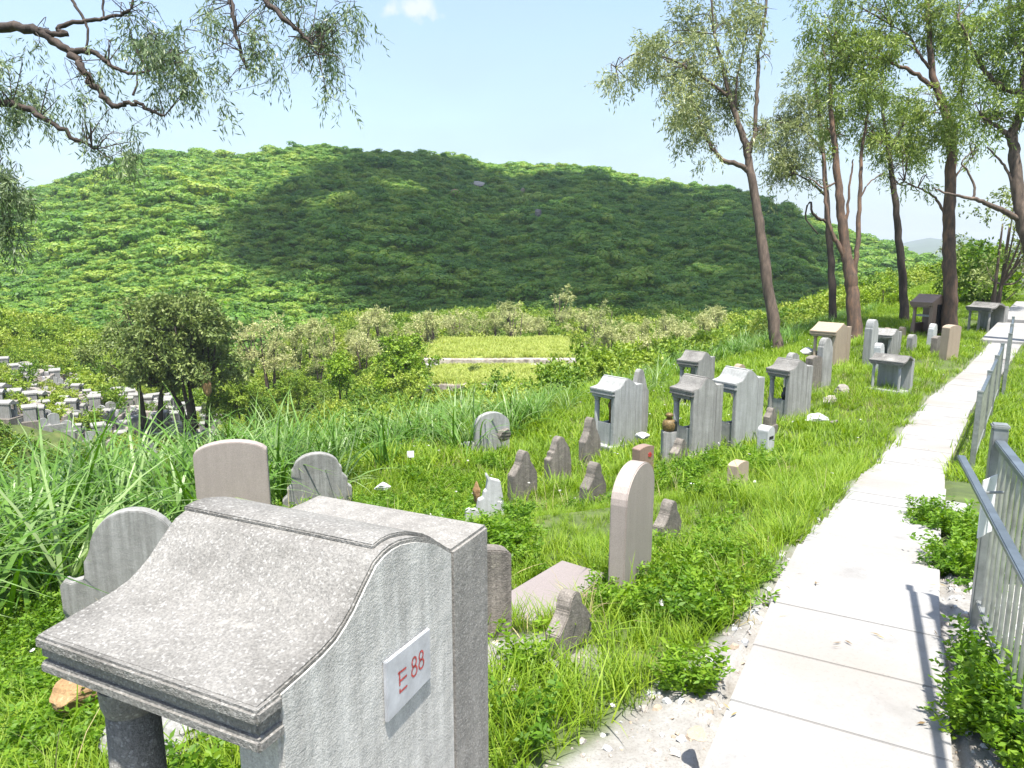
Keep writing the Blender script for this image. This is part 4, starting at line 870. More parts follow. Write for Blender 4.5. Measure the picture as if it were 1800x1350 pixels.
pal = [bush_tree('pale_tree', 60 + k, hh, ww, .6, 'pale', 'bark', nb, .17, .07, 1.6, stems=2) for k, (hh, ww, nb) in enumerate(((3.0, 2.6, 16), (3.6, 2.2, 15), (2.4, 3.0, 16)))]
spots = [(645, 606), (985, 586), (800, 600), (545, 622), (582, 640), (628, 615), (668, 612), (690, 622), (738, 612), (762, 616), (800, 606), (836, 606), (872, 602), (905, 604), (925, 596), (950, 608), (985, 592), (1000, 602), (1030, 604), (1060, 606), (1095, 612), (1130, 615), (1165, 618), (1200, 622), (1240, 622), (1280, 626), (1320, 622), (520, 640), (560, 660), (640, 640), (1070, 640), (1110, 640), (1150, 645), (1215, 640), (1050, 622), (1180, 606), (1255, 604), (440, 652), (1000, 585), (890, 588)]
for k, (px, py) in enumerate(spots):
    o = pal[k] if k < 3 else copy_tree(pal[k % 3]); big_ = 1.35 if k < 3 else 1
    D_ = float(np.interp(py, [585, 610, 640, 660], [72, 64, 54, 48])) + rng.uniform(-1, 1)
    put(o, px, py, D_, rng.uniform(0, 6), big_ * rng.uniform(.62, 1.12), 'pale feathery young tree in the band of trees below the hill', 'tree', 'pale trees below the hill')
# dark low trees behind the far graves, and shrubs at the right among the trunks
dk = [bush_tree('dense_bush', 70 + k, 3.6, 5.0, .5, 'scrub', 'bark_dark', 24, .2, .14, 1.25, stems=2, flat=.85) for k in range(2)]
for k, (px, py, sc_) in enumerate(((20, 640, 1.2), (75, 652, 1.1), (135, 664, 1.15), (165, 690, .9), (-40, 632, 1.3), (205, 700, .8), (430, 728, .6), (395, 740, .5), (520, 706, .5), (455, 748, .5))):
    o = dk[k] if k < 2 else copy_tree(dk[k % 2]); put(o, px, py, 64 - k if k < 6 else 46, rng.uniform(0, 6), sc_, 'dense green bush at the margin of the far graves', 'bush', 'dense bushes around the far graves')
t = bush_tree('dry_tree', 80, 3.6, 3.4, 1.0, 'dim', 'bark', 18, .12, .05, .7, stems=2); put(t, 1740, 560, 27, .5, 1.25, 'half bare brownish tree in front of the stone terraces at the right edge')
rb = [bush_tree('roadside_bush', 84 + k, 3.0, 4.4, .3, ('scrub', 'bright')[k], 'bark_dark', 22, .16, .10, 1.2, stems=2) for k in range(2)]
for k, (px, py, dp, sc_, lb) in enumerate(((1722, 562, 31, 1.05, 'dense green bush behind the long low shrine tomb'), (1560, 560, 33, .55, 'bright low bush behind the forked tree trunk'), (1690, 560, 34, .85, 'green bush right of the orange tinted trunk'), (1625, 570, 30, .42, 'small bush at the foot of the leaning dark trunk'))):
    o = rb[k] if k < 2 else copy_tree(rb[k % 2]); put(o, px, py, dp, k * 1.7, sc_, lb, 'bush')
# stepped stone terraces of graves on the slope at the right edge
root = empty('terraced_graves', tuple(at(1795, 545, 36)), R(-30), 'pinkish grey stepped stone terraces behind the half bare tree', 'retaining wall')
for k in range(6):
    m = MB(); m.box(-.4 + .12 * k, 5, k * .5, k * .5 + .62, -.5 if k == 0 else k * .62 - .06, k * .62 + .5); m.build('stone_course', M['tan' if k % 2 else 'concrete_pale'], root, bevel=.03)
    m = MB(); m.box(-.5 + .12 * k, 5.1, k * .5 - .06, k * .5 + .6, k * .62 + .503, k * .62 + .56); m.build('coping', M['concrete_pale'], root, bevel=.02)
# the two grass terraces with retaining walls
def terrace(px0, px1, dep0, dep1, ztop, lab_w, zb):
    x0, x1 = (px0 - CX) / F * dep0, (px1 - CX) / F * dep0
    y0 = dep0 * .97; y1 = dep1 * .99
    n = 26; xs = np.linspace(x0, x1, n); ys = np.linspace(y0, y1, 10); V = [(x, y + .25 * math.sin(x * .5), ztop + .08 * float(fbm(x, y, .8, 3, 2)) - (.5 * ((y - y0) / (y1 - y0) < .01))) for y in ys for x in xs]
    o = mesh_obj('terrace', V, [(j * n + i, j * n + i + 1, (j + 1) * n + i + 1, (j + 1) * n + i) for j in range(9) for i in range(n - 1)], M['field'], smooth=True)
    m = MB(); m.box(x0 - .3, x1 + .3, y0 - .25, y0 + .6, zb - .8, ztop - .02)
    m2 = MB(); m2.extrude([(y0 + .2, zb - 2), (y0 + .2, ztop - .12), (y1, ztop - .15), (y1, zb - 2)], x0, x1); m2.build('terrace', M['field'], None)
    tag(o, 'level grass terrace above its stone wall', 'terrace', kind='structure'); tag(col.objects[len(col.objects) - 1], 'earth bank of the grass terrace', 'terrace', kind='structure')
    w = m.build('retaining_wall', stone_mat('retaining_wall_stone', (.42, .37, .33), (.17, .14, .12), (.7, .68, .66), grain=1.6, speckle=.35, stain=.9, streak=.1, bump=1), None, bevel=.04)
    tag(w, lab_w, 'wall'); return V
FV = terrace(752, 1005, 52.5, 63, -5.72, 'upper long low retaining wall with whitewashed patches below the far grass terrace', -6.4)
FV += terrace(756, 1040, 45, 52.0, -6.18, 'lower dark retaining wall below the nearer grass terrace', -7.2)
for k, (px, py) in enumerate(((990, 644), (945, 642), (760, 642))):
    m = MB(); m.box(-1.1 if k == 0 else -.5, 1.1 if k == 0 else .5, -.05, .05, -.2, .26); o = m.build('wall_slab', M['paper'], None, bevel=.02)
    o.location = tuple(at(px, py + 4, 51.0)); tag(o, ('long white slab against the right end of the upper retaining wall', 'short white slab left of the long one on the upper retaining wall', 'white slab at the left end of the upper retaining wall')[k], 'slab')
t = bush_tree('small_shrub', 90, .9, .7, .1, 'dim', 'bark_dark', 7, .1, .07, 1.4); put(t, 832, 662, 48.5, 0, 1, 'single dark shrub on the nearer grass terrace', 'shrub')

# ------------------------------------------------------------------ far graves on the slope at the left
def mini_shrine():
    root = empty('far_tomb'); m = MB(); m.box(-.5, .5, -.7, .7, -1.2, .12); m.build('platform', M['brown'], root)
    m = MB(); m.box(-.36, .36, .25, .42, .12, 1.0); m.build('back_slab', M['concrete'], root)
    m = MB(); m.extrude([(-.35, .98), (-.1, 1.06), (.1, 1.2), (.45, 1.05), (.45, .95), (-.35, .88)], -.42, .42); m.build('roof', M['concrete'], root)
    for x in (-.28, .28): m = MB(); m.box(x - .06, x + .06, -.26, -.14, .12, .9); m.build('column', M['concrete_pale'], root)
    return root
def mini_stone():
    root = empty('far_tomb'); m = MB(); m.box(-.6, .6, -.9, .5, -1.2, .08); m.build('platform', M['concrete'], root)
    m = MB(); n = 9; o_ = [(.32, 0)] + arc(0, .6, .32, .2, 0, 180, n) + [(-.32, 0)]; k = len(o_)
    m.add([(x, .2, z) for x, z in o_] + [(x, .32, z) for x, z in o_], [tuple(range(k)), tuple(range(2 * k - 1, k - 1, -1))] + [(i, i + k, (i + 1) % k + k, (i + 1) % k) for i in range(k)]); m.build('slab', M['concrete_pale'], root); return root
def mini_horse():
    root = empty('far_tomb'); m = MB(); th = np.linspace(-.2, math.pi + .2, 15)
    for a, b in zip(th[:-1], th[1:]):
        c = [(math.cos(a) * 1.3, math.sin(a) * 1.1), (math.cos(b) * 1.3, math.sin(b) * 1.1), (math.cos(b) * 1.0, math.sin(b) * .8), (math.cos(a) * 1.0, math.sin(a) * .8)]; hz = .35 + .25 * math.sin((a + b) / 2)
        m.add([(x, y, -1) for x, y in c] + [(x, y, hz) for x, y in c], [(0, 1, 2, 3), (7, 6, 5, 4), (0, 4, 5, 1), (1, 5, 6, 2), (2, 6, 7, 3), (3, 7, 4, 0)])
    m.build('horseshoe_wall', M['rock'], root); m = MB(); m.box(-.3, .3, .5, .62, -.3, .62); m.build('slab', M['whitewash'], root)
    m = MB(); m.box(-1.0, 1.0, -.9, .78, -1.2, .02); m.build('platform', M['pink'], root); return root
minis = [mini_shrine(), mini_stone(), mini_horse()]
LM = ['tiny pale roofed shrine tomb on the far grave slope', 'tiny rounded white headstone on its platform on the far grave slope', 'low horseshoe shaped grave wall on the far grave slope']
cnt = 0; used = [0, 0, 0]; placed = []
for row in range(14):
    D_ = 47.5 + row * 1.25
    for px in np.arange(-60, 372, 17):
        px = px + rng.uniform(-9, 9); dd = D_ + rng.uniform(-.6, .6); rr_ = ray(px, 700); h_ = math.hypot(rr_[0], rr_[1])
        x, y = rr_[0] / h_ * dd, rr_[1] / h_ * dd; z = land1(x, y)
        py = CY - F * (y * SP + (z - EYE) * CP) / (y * CP - (z - EYE) * SP)
        lim = np.interp(px, [-60, 0, 60, 140, 180, 240, 300, 372], [640, 648, 658, 668, 684, 700, 716, 742])
        if py < lim or py > 800 or rng.random() < .08: continue
        if 80 < px < 135 and 685 < py < 725 and rng.random() < .8: continue          # the green gap
        k = int(rng.choice([0, 1, 2], p=[.40, .36, .24])); o = minis[k] if used[k] == 0 else copy_tree(minis[k]); used[k] += 1; cnt += 1
        o.location = (x, y, z + .12); o.rotation_euler = (0, 0, R(200) + rng.uniform(-.5, .5) if k != 2 else R(-20) + rng.uniform(-.5, .5)); s_ = rng.uniform(.55, .92); o.scale = (s_, s_, s_)
        tag(o, LM[k], 'tomb', ('far shrine tombs', 'far headstones', 'far horseshoe graves')[k]); placed.append((x, y))

# ------------------------------------------------------------------ ground cover: grass, weeds, reeds, scrub, hillside shrubs (nobody could count these)
def proto_coll(name, objs):
    c = bpy.data.collections.new(name)
    for o in objs:
        for k in list(o.users_collection): k.objects.unlink(o)
        c.objects.link(o)
    return c
def scatter(name, coll, P, rot, scl, pick, label, cat):
    n = len(P); me = bpy.data.meshes.new(name); me.vertices.add(n); me.vertices.foreach_set('co', np.asarray(P, np.float32).ravel())
    for nm, ty, arr in (('rot', 'FLOAT_VECTOR', rot), ('scl', 'FLOAT_VECTOR', scl)):
        a = me.attributes.new(nm, ty, 'POINT'); a.data.foreach_set('vector', np.asarray(arr, np.float32).ravel())
    a = me.attributes.new('pick', 'INT', 'POINT'); a.data.foreach_set('value', np.asarray(pick, np.int32))
    o = bpy.data.objects.new(name, me); link(o); tag(o, label, cat, kind='stuff')
    ng = bpy.data.node_groups.new(name, 'GeometryNodeTree')
    ng.interface.new_socket('Geometry', in_out='INPUT', socket_type='NodeSocketGeometry'); ng.interface.new_socket('Geometry', in_out='OUTPUT', socket_type='NodeSocketGeometry')
    N = ng.nodes.new; L = ng.links.new; gi = N('NodeGroupInput'); go = N('NodeGroupOutput'); ip = N('GeometryNodeInstanceOnPoints'); ci = N('GeometryNodeCollectionInfo')
    ci.inputs['Collection'].default_value = coll; ci.inputs['Separate Children'].default_value = True; ci.inputs['Reset Children'].default_value = True
    def na(nm, ty): q = N('GeometryNodeInputNamedAttribute'); q.data_type = ty; q.inputs['Name'].default_value = nm; return [s_ for s_ in q.outputs if s_.enabled][0]
    L(gi.outputs[0], ip.inputs['Points']); L(ci.outputs[0], ip.inputs['Instance']); ip.inputs['Pick Instance'].default_value = True
    L(na('pick', 'INT'), ip.inputs['Instance Index']); L(na('rot', 'FLOAT_VECTOR'), ip.inputs['Rotation']); L(na('scl', 'FLOAT_VECTOR'), ip.inputs['Scale'])
    L(ip.outputs[0], go.inputs[0]); md = o.modifiers.new('scatter', 'NODES'); md.node_group = ng; return o
def blades(n, hgt, spread, wd, bend, seg, r, lean=.3):
    """curved tapering grass blades as quads with a tone each"""
    a = r.uniform(0, 6.283, n); rad = spread * np.sqrt(r.random(n)); b = np.stack([np.cos(a) * rad, np.sin(a) * rad, np.full(n, -.03)], 1)
    d = r.uniform(0, 6.283, n); out = np.stack([np.cos(d), np.sin(d), np.zeros(n)], 1); sd = np.stack([-np.sin(d), np.cos(d), np.zeros(n)], 1)
    h = hgt * r.uniform(.55, 1.15, n)[:, None]; bd = bend * r.uniform(.3, 1.3, n)[:, None]; ln = lean * r.uniform(0, 1, n)[:, None]; Q = []; tw = r.uniform(-.5, .5, n)[:, None]
    def P(t): 
        up = t - bd * .55 * t ** 3 * .9; return b + np.array([0, 0, 1]) * h * up + out * h * (ln * t + bd * t ** 2 * .75)
    def Wd(t): return wd * (1 - t ** 2.2) * (.55 + .45 * min(1, t * 4)) + wd * .04
    for k in range(seg):
        t0, t1 = k / seg, (k + 1) / seg; p0, p1 = P(t0), P(t1); s0 = sd + out * tw * .6; w0, w1 = Wd(t0), Wd(t1)
        Q.append(np.stack([p0 - s0 * w0 / 2, p0 + s0 * w0 / 2, p1 + s0 * w1 / 2, p1 - s0 * w1 / 2], 1))
    tone = np.clip(r.normal(.5, .22, n), 0, 1)
    return np.concatenate(Q), np.tile(tone, seg)
def herb(nst, hgt, spread, ln, wd, r, leaves=9):
    """leafy weed: several stems with paired leaflets"""
    C = []; Dn = []
    for _ in range(nst):
        a = r.uniform(0, 6.283); b = np.array([math.cos(a), math.sin(a), 0]) * spread * math.sqrt(r.random()) * .6; o = np.array([math.cos(a), math.sin(a), 0]) * r.uniform(.1, .8); h = hgt * r.uniform(.5, 1.1)
        for k in range(leaves):
            t = .15 + .85 * k / (leaves - 1); p = b + np.array([0, 0, h * t]) + o * h * t * t * .8
            for s_ in (0, 1, 2):
                an = a + k * 2.4 + s_ * 2.1; C.append(p); Dn.append(np.array([math.cos(an), math.sin(an), r.uniform(-.1, .65)]))
    C = np.array(C); Dn = np.array(Dn) + r.normal(size=(len(Dn), 3)) * .2
    q = leaf_quads(C, Dn, ln * r.uniform(.6, 1.2, len(C)), wd * r.uniform(.7, 1.2, len(C)), r); return q, np.clip(r.normal(.5, .2, len(q)), 0, 1)
def cover(n, x0, x1, y0, y1): return np.stack([rng.uniform(x0, x1, n), rng.uniform(y0, y1, n)], 1)
def inview(XY, m=.30):
    a = np.arctan2(XY[:, 0], XY[:, 1]); return (np.abs(a) < math.atan(900 / F) + m) & (XY[:, 1] > .2)
def clear(XY):
    """keep growth off the graves' own footprints"""
    k = np.ones(len(XY), bool); t = np.array([math.cos(yw), math.sin(yw)]); a = np.array([t[1], -t[0]]); d = XY - np.array([bx, by]); yy = d @ t; xx = d @ a
    k &= ~((xx > -WD - .12) & (xx < .05) & (yy > -DP - .16) & (yy < .04))
    c_ = (c0 + c1) / 2; v = (c1 - c0) / np.hypot(*(c1 - c0)); d = XY - c_; k &= ~((np.abs(d @ v) < l2 + .06) & (np.abs(d @ np.array([-v[1], v[0]])) < .30))
    for a_ in STO:
        if a_[3] > 5 and a_[3] < 16: p_ = at(a_[1], a_[2] + 4, a_[3]); k &= ~((np.hypot(XY[:, 0] - p_[0], XY[:, 1] - p_[1] + .12) < .34) & (rng.random(len(XY)) < .72))
    for o in list(col.objects):
        if o.parent is None and o.name.startswith('shrine_tomb') and o is not main:
            k &= np.hypot(XY[:, 0] - o.location.x - .0, XY[:, 1] - o.location.y - .0) > .10
    return k
def lay(name, protos, XY, size, label, cat, zoff=0, tilt=.12, var=.25):
    XY = XY[clear(XY)]; n = len(XY); z = ground_z(XY[:, 0], XY[:, 1]) + zoff
    rot = np.stack([rng.normal(0, tilt, n), rng.normal(0, tilt, n), rng.uniform(0, 6.283, n)], 1)
    s_ = size(XY) * rng.uniform(1 - var, 1 + var, n); scl = np.stack([s_ * rng.uniform(.85, 1.15, n), s_ * rng.uniform(.85, 1.15, n), s_], 1)
    return scatter(name, protos, np.column_stack([XY, z]), rot, scl, rng.integers(0, len(protos.objects), n), label, cat)
def mk(fn, name, mat, k):
    out = []
    for i in range(k):
        q, t_ = fn(np.random.default_rng(100 + i + len(name))); out.append(quads_obj(name, q, mat, tone=t_))
    return out
grassP = proto_coll('grass_kinds', mk(lambda r: blades(20, .31, .10, .0075, .6, 4, r, .45), 'grass_tuft', M['grass'], 5))
longP = proto_coll('long_grass_kinds', mk(lambda r: blades(14, .46, .07, .009, .8, 5, r, .35), 'long_tuft', M['grass'], 4) + mk(lambda r: blades(7, .5, .06, .005, .5, 4, r, .3), 'dry_tuft', M['dry'], 1))
weedP = proto_coll('weed_kinds', mk(lambda r: herb(9, .20, .13, .036, .014, r, 11), 'weed_tuft', M['weed'], 4))
farP = proto_coll('far_grass_kinds', mk(lambda r: blades(26, .28, .22, .016, .6, 3, r, .4), 'far_tuft', M['grass'], 4))
M['field_grass'] = leaf_mat('field_grass_blades', (.17, .22, .04), (.30, .36, .07), (.44, .46, .15), trans=.35, patch=.5)
fieldP = proto_coll('field_grass_kinds', mk(lambda r: blades(26, .28, .22, .02, .6, 3, r, .4), 'field_tuft', M['field_grass'], 4))
reedP = proto_coll('reed_kinds', mk(lambda r: blades(24, 1.35, .17, .028, .85, 7, r, .30), 'reed_clump', M['reed'], 5))
bushP = proto_coll('scrub_kinds', mk(lambda r: (lambda q: (q, np.clip(r.normal(.5, .2, len(q)), 0, 1)))(np.concatenate([sprays(np.array([r.uniform(-.4, .4), r.uniform(-.4, .4), r.uniform(.2, .55)]), np.array([.36, .36, .26]), 26, 8, .2, .10, .052, .1, r) for _ in range(7)])), 'scrub_plant', M['scrub'], 4))
def shrub(r):
    Q = []
    for _ in range(7):
        c = np.array([r.uniform(-.6, .6), r.uniform(-.6, .6), r.uniform(.25, .75)]); n = 110; u = unit(r.normal(size=(n, 3)) + np.array([0, 0, .35]))
        p = c + u * np.array([.42, .42, .34]) * r.uniform(.75, 1.08, (n, 1)); s_ = unit(np.cross(u, r.normal(size=(n, 3)))); t_ = np.cross(u, s_); w = r.uniform(.038, .078, (n, 1)); u2 = u * w * r.normal(0, .5, (n, 1))
        Q.append(np.stack([p - s_ * w - t_ * w * .6, p + s_ * w * .8 - t_ * w + u2, p + s_ * w + t_ * w * .7, p - s_ * w * .7 + t_ * w + u2], 1))
    q = np.concatenate(Q); return q, np.clip(r.normal(.5, .22, len(q)), 0, 1)
shrubP = proto_coll('shrub_kinds', mk(shrub, 'hill_shrub', M['shrub'], 6))
def masks(XY): 
    s_, u_ = su(XY[:, 0], XY[:, 1]); return s_, u_, np.hypot(XY[:, 0], XY[:, 1])
# near grass
XY = cover(37000, -7.5, 7.5, .2, 11); XY = XY[inview(XY)]; s_, u_, D_ = masks(XY); sd_ = sandy(XY[:, 0], XY[:, 1]); nz_ = fbm(XY[:, 0], XY[:, 1], .9, 3, 8)
k = (D_ < 9.5) & ((u_ > .03) | (u_ < -PW - .75)) & (u_ < 7) & (rng.random(len(XY)) > sd_ * 1.6) & (rng.random(len(XY)) < .78 + .5 * nz_)
lay('grass', grassP, XY[k], lambda q: .70 + .30 * fbm(q[:, 0], q[:, 1], .7, 3, 14) - .22 * sstep(1.2, 2.6, su(q[:, 0], q[:, 1])[0]) * sstep(.8, 1.8, su(q[:, 0], q[:, 1])[1]), 'bright green grass growing between the graves', 'grass')
# farther grass
XY = cover(60000, -14, 30, 8, 46); XY = XY[inview(XY)]; s_, u_, D_ = masks(XY)
k = (D_ > 8.5) & (((u_ > .05) & (u_ < 9)) | ((u_ < -PW - .1) & (u_ > -9))) & (rng.random(len(XY)) < np.interp(D_, [9, 20, 46], [1, .8, .45]))
k &= ~((s_ > 22.3) & (s_ < 33) & (u_ > -2.8) & (u_ < .3))
lay('far_grass', farP, XY[k], lambda q: (.82 + .3 * fbm(q[:, 0], q[:, 1], .5, 3, 15)) * np.where(su(q[:, 0], q[:, 1])[1] < 2, .8, 1.05), 'sunlit grass of the cemetery strip farther along the path', 'grass')
# long grass by the path and among the stones
XY = cover(5200, -6, 9, 1, 16); XY = XY[inview(XY)]; s_, u_, D_ = masks(XY); nz_ = fbm(XY[:, 0], XY[:, 1], .8, 3, 33)
k = (u_ > .12) & (u_ < 6.5) & (nz_ > -.12) & (rng.random(len(XY)) < .55) & (sandy(XY[:, 0], XY[:, 1]) < .25)
lay('long_grass', longP, XY[k], lambda q: .75 + .2 * fbm(q[:, 0], q[:, 1], .9, 2, 3), 'long arching grass with a few dry stalks', 'grass', tilt=.2)
# leafy weeds: along the path, round the big tomb, under the reeds, below the railing
XY = cover(15000, -7, 7, .6, 10); XY = XY[inview(XY)]; s_, u_, D_ = masks(XY); nz_ = fbm(XY[:, 0], XY[:, 1], 1.1, 3, 52); sd_ = sandy(XY[:, 0], XY[:, 1])
k = (sd_ < .3) & ((u_ > .10) & (u_ < 7)) & (((nz_ > .30) & (s_ < 3.5)) | ((nz_ > .50) & (s_ < 9)) | ((u_ > 2.2) & (s_ < 1.6) & (nz_ > -.35)) | ((u_ < .95) & (s_ < 3.2) & (nz_ > -.25)) | ((u_ > 3.6) & (nz_ > 0))) & (rng.random(len(XY)) < .52)
lay('weeds', weedP, XY[k], lambda q: .95 + .3 * fbm(q[:, 0], q[:, 1], 1.3, 2, 6), 'low leafy weeds along the path and round the graves', 'weeds', tilt=.2)
def patch(n, cx, cy, rx, ry): a = rng.uniform(0, 6.283, n); q = np.sqrt(rng.random(n)); return np.stack([cx + rx * q * np.cos(a), cy + ry * q * np.sin(a)], 1)
fw = at(1718, 1300, 2.72); fw2 = at(1690, 975, 4.15); fw3 = at(1745, 1190, 3.0)
XY = np.concatenate([patch(50, fw[0] + .10, fw[1] - .06, .20, .22), patch(22, fw2[0] + .06, fw2[1], .09, .26), patch(9, fw3[0] + .05, fw3[1], .08, .2), patch(5, *at(1205, 1195, 2.95)[:2], .07, .08), patch(34, *at(1695, 880, 5.2)[:2], .11, .55)])
lay('railing_weeds', weedP, XY, lambda q: np.full(len(q), .98), 'tall leafy weeds pushing through beside the railing', 'weeds', tilt=.3)
M['petal'] = plain('white_petals', (.5, .5, .47), .7, 0, .1)
def flower(r):
    q, t_ = blades(3, .30, .06, .003, .3, 3, r, .3); a = r.uniform(0, 6.28); h_ = q.reshape(-1, 3)[:, 2].max(); C_ = np.repeat(q[-1].mean(0)[None], 7, 0); an = np.arange(7) * .9
    return np.concatenate([leaf_quads(C_, np.stack([np.cos(an), np.sin(an), .35 + 0 * an], 1), .018, .012, r)]), np.full(7, .5)
flowerP = proto_coll('flower_kinds', mk(flower, 'flower_head', M['petal'], 3))
XY = cover(1500, -6, 16, 1.5, 24); XY = XY[inview(XY)]; s_, u_, D_ = masks(XY); nz_ = fbm(XY[:, 0], XY[:, 1], .5, 2, 41)
k = (u_ > .15) & (u_ < 6.5) & (nz_ > -.05) & (rng.random(len(XY)) < np.interp(D_, [2, 6, 20], [.4, .7, 1]))
lay('wild_flowers', flowerP, XY[k], lambda q: np.full(len(q), 1.0), 'tiny white wild flowers dotted through the grass', 'flowers', tilt=.3)
dryP = proto_coll('dry_kinds', mk(lambda r: blades(10, .26, .10, .006, .8, 4, r, .7), 'straw_tuft', M['dry'], 3))
XY = cover(5200, -7, 12, 1, 16); XY = XY[inview(XY)]; s_, u_, D_ = masks(XY); nz_ = fbm(XY[:, 0], XY[:, 1], .55, 3, 77)
k = (u_ > .05) & (u_ < 6) & (nz_ > .12) & (rng.random(len(XY)) < .6)
lay('straw', dryP, XY[k], lambda q: np.full(len(q), .8), 'dry straw stems bent over in the grass', 'grass', tilt=.35)
def pebble(r):
    n = 6; th = np.arange(n) * 2 * np.pi / n; rad = r.uniform(.7, 1.2, n); lo = np.stack([np.cos(th) * rad, np.sin(th) * rad, np.full(n, -.3)], 1); hi = np.stack([np.cos(th) * rad * .62, np.sin(th) * rad * .62, r.uniform(.35, .6, n)], 1); tp = hi.mean(0)
    Q = [np.stack([lo[i], lo[(i + 1) % n], hi[(i + 1) % n], hi[i]]) for i in range(n)] + [np.stack([hi[i], hi[(i + 1) % n], hi[(i + 2) % n], tp]) for i in range(0, n, 2)]
    return np.array(Q) * .016, np.full(len(Q), .5)
pebP = proto_coll('pebble_kinds', mk(pebble, 'pebble_rock', M['rock'], 3) + mk(pebble, 'pebble_white', M['whitewash'], 2) + mk(pebble, 'pebble_tan', M['tan'], 1))
XY = cover(60000, -1.5, 4, .9, 6.5); XY = XY[inview(XY)]; s_, u_, D_ = masks(XY); sd_ = sandy(XY[:, 0], XY[:, 1]); k = ((u_ > .01) | (u_ < -PW - .01)) & (rng.random(len(XY)) < sd_ * .22)
lay('gravel', pebP, XY[k], lambda q: np.minimum(rng.gamma(1.6, .40, len(q)), 1.3), 'loose gravel and chips beside the path', 'gravel', zoff=.001, tilt=.5)
M['litter_leaf'] = leaf_mat('fallen_leaves', (.07, .045, .02), (.15, .10, .045), (.26, .21, .09), trans=.1, patch=5)
def fallen(r):
    q = leaf_quads(r.normal(0, .03, (3, 3)) * np.array([1, 1, 0]) + np.array([0, 0, .004]), r.normal(size=(3, 3)) * np.array([1, 1, .05]), .045, .010, r); q[:, :, 2] = .004 + r.uniform(0, .004, (3, 4)); return q, r.random(3)
fallP = proto_coll('fallen_kinds', mk(fallen, 'fallen_leaf', M['litter_leaf'], 4))
ss = rng.uniform(-.3, 12, 60); uu = np.where(rng.random(60) < .6, -PW * rng.beta(.4, .4, 60), rng.uniform(-PW, 0, 60)); LP = np.array([pt(a, b)[0] for a, b in zip(ss, uu)]); keep = (ss < 2.3) | (rng.random(60) < .35); LP = LP[keep]; zz = zpath(ss[keep]) + .004
scatter('fallen_leaves', fallP, np.column_stack([LP, zz]), np.column_stack([0 * zz, 0 * zz, rng.uniform(0, 6.28, len(zz))]), np.ones((len(zz), 3)), rng.integers(0, 4, len(zz)), 'dry fallen leaves lying on the path slabs', 'leaves')
# reeds along the brow of the slope
def reed_size(q):
    z = ground_z(q[:, 0], q[:, 1]); dep = q[:, 1] * CP - (z - EYE) * SP; px = CX + F * q[:, 0] / dep
    top = np.interp(px, [-100, 100, 300, 430, 560, 640, 760, 900, 1030, 1120, 1180, 1260, 1350, 1420, 1500], [790, 760, 730, 700, 680, 692, 688, 678, 658, 640, 612, 590, 570, 550, 556])
    zt = EYE + dep * ((CY - top) / F * CP - SP); return np.clip((zt - z) / 1.22, .42, 1.5) * (1 + .16 * fbm(q[:, 0], q[:, 1], .8, 2, 9))
XY = cover(9000, -16, 16, 3, 34); XY = XY[inview(XY, .3)]; s_, u_, D_ = masks(XY); nz_ = fbm(XY[:, 0], XY[:, 1], .35, 3, 71)
e_ = np.interp(s_, [0, 3, 8, 14, 30], [5.5, 5.9, 5.7, 5.5, 4.8])
k = (u_ > e_ + .6 * nz_) & (u_ < e_ + 4.2 + 1.5 * nz_) & (rng.random(len(XY)) < .72 + .5 * nz_)
k &= ~((D_ > 16) & (rng.random(len(XY)) < .35))
lay('reeds', reedP, XY[k], reed_size, 'tall silvery reeds along the brow of the slope', 'reeds', zoff=-.05, tilt=.12)
# scrub on the slope and the valley floor
XY = cover(32000, -74, 74, 8, 98); XY = XY[inview(XY, .35)]; s_, u_, D_ = masks(XY); nz_ = fbm(XY[:, 0], XY[:, 1], .12, 3, 91)
k = (u_ > 7.2) & (D_ < 96) & (rng.random(len(XY)) < np.interp(D_, [8, 20, 40, 95], [.95, .7, .5, .42]))
ter = (XY[:, 1] > 41.5) & (XY[:, 1] < 64) & (XY[:, 0] > -6.6) & (XY[:, 0] < 6.2); k &= ~ter
cemz = (XY[:, 0] < -17.5) & (D_ > 45) & (D_ < 65) & (np.arctan2(XY[:, 0], XY[:, 1]) < math.atan(-500 / F)); k &= ~(cemz & (rng.random(len(XY)) < .84))
lay('valley_scrub', bushP, XY[k], lambda q: np.interp(np.hypot(q[:, 0], q[:, 1]), [8, 16, 40, 90], [.55, .8, 1.25, 2.0]) * (1 + .35 * fbm(q[:, 0], q[:, 1], .2, 2, 4)), 'green scrub covering the slope and the valley floor', 'scrub', var=.4)
# grass on the two terraces
V = np.array(FV); V = V[V[:, 2] > -6.6]; V = V[rng.integers(0, len(V), 3600)] + np.column_stack([rng.uniform(-.4, .4, 3600), rng.uniform(-.6, .6, 3600), np.zeros(3600)])
n = len(V); s3 = rng.uniform(.8, 1.5, n)
scatter('terrace_grass', fieldP, V, np.column_stack([np.zeros(n), np.zeros(n), rng.uniform(0, 6.28, n)]), np.column_stack([s3 * 1.6, s3 * 1.6, s3]), rng.integers(0, 4, n), 'yellow green grass on the two level terraces', 'grass')
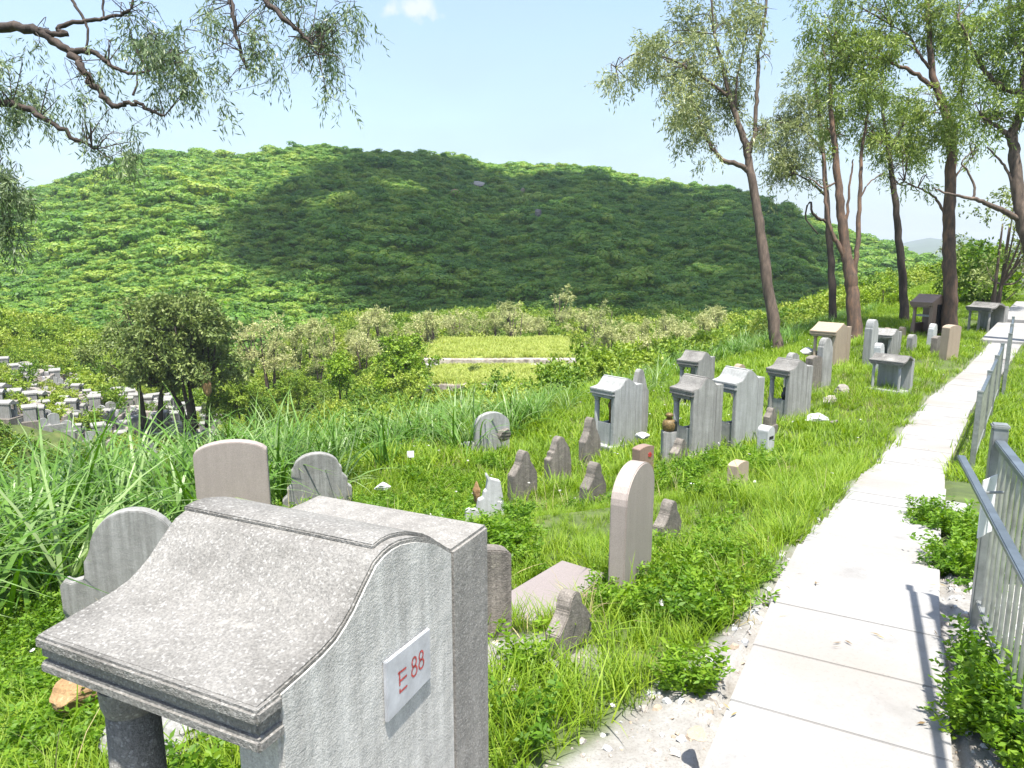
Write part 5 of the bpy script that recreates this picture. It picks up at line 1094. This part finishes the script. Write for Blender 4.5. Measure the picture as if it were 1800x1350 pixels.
# shrubs on the hill
n = 290000; az = rng.uniform(-.86, .76, n); Dh = np.sqrt(rng.uniform(86 ** 2, 262 ** 2, n)); XY = np.stack([Dh * np.sin(az), Dh * np.cos(az)], 1); nz_ = fbm(XY[:, 0], XY[:, 1], .035, 4, 61)
k = rng.random(n) < np.where(nz_ > -.2, .85, .62); XY = XY[k]; Dh = Dh[k]; n = len(XY); s3 = .56 * rng.gamma(6, 1 / 6., n) * np.interp(Dh, [86, 240], [.95, 1.1]) * np.where(rng.random(n) < .05, 2.3, 1)
scatter('hillside_shrubs', shrubP, np.column_stack([XY, hill_z(XY[:, 0], XY[:, 1]) - .25]), np.column_stack([rng.normal(0, .12, n), rng.normal(0, .12, n), rng.uniform(0, 6.28, n)]), np.column_stack([s3 * rng.uniform(.9, 1.5, n), s3 * rng.uniform(.9, 1.5, n), s3 * rng.uniform(.62, 1.05, n)]), rng.integers(0, 6, n), 'dense low shrubs clothing the hill across the valley', 'shrubs')

# ------------------------------------------------------------------ the cloud whose shadow lies on the hill (high overhead, towards the sun)
def cloud():
    shade = [(600, 264), (585, 292), (545, 318), (485, 342), (460, 376), (410, 404), (375, 438), (400, 462), (470, 492), (540, 522), (600, 556), (680, 588), (560, 590), (800, 590), (1000, 590), (1200, 590), (1400, 570), (1490, 520), (1470, 440), (1420, 392), (1330, 352), (1230, 327), (1100, 306), (950, 292), (820, 275), (700, 268), (620, 262)]
    pts = [hill_point(a, b) for a, b in shade]; zc = 330.; S_ = np.array(SUN); top = []
    for p in pts: top.append(p + S_ * ((zc - p[2]) / S_[2]))
    top = np.array(top)[:, :2]
    # grow it past the far crest so that no sun slips behind
    def inside(q):
        c = False; n = len(top)
        for i in range(n):
            a, b = top[i], top[i - 1]
            if (a[1] > q[1]) != (b[1] > q[1]) and q[0] < (b[0] - a[0]) * (q[1] - a[1]) / (b[1] - a[1]) + a[0]: c = not c
        return c
    bm = bmesh.new(); lo, hi = top.min(0), top.max(0); r = random.Random(4)
    for x in np.arange(lo[0], hi[0], 11.):
        for y in np.arange(lo[1], hi[1], 11.):
            q = (x + r.uniform(-4, 4), y + r.uniform(-4, 4))
            if inside(q): bmesh.ops.create_icosphere(bm, subdivisions=1, radius=r.uniform(8.5, 11), matrix=Matrix.Translation((q[0], q[1], zc + r.uniform(-3, 5))))
    me = bpy.data.meshes.new('cloud'); bm.to_mesh(me); bm.free()
    m, nt, N, L, b = new_mat('cloud_white'); b.inputs['Base Color'].default_value = (.95, .95, .95, 1); b.inputs['Roughness'].default_value = 1
    me.materials.append(m); o = bpy.data.objects.new('cloud', me); link(o); tag(o, 'white cloud overhead that shades the middle of the hill', 'cloud', kind='stuff')
cloud()

# ------------------------------------------------------------------ summer haze in the air
def haze():
    m = bpy.data.materials.new('summer_haze'); m.use_nodes = True; nt = m.node_tree; nt.nodes.clear()
    o_ = nt.nodes.new('ShaderNodeOutputMaterial'); v = nt.nodes.new('ShaderNodeVolumePrincipled'); v.inputs['Color'].default_value = (.86, .92, 1, 1); v.inputs['Density'].default_value = .00035; v.inputs['Anisotropy'].default_value = .3
    nt.links.new(v.outputs[0], o_.inputs['Volume'])
    mb = MB(); mb.box(-4200, 4200, -4200, 4200, -23, 95); o = mb.build('haze', m); tag(o, 'thin summer haze filling the valley air', 'haze', kind='stuff')
haze()
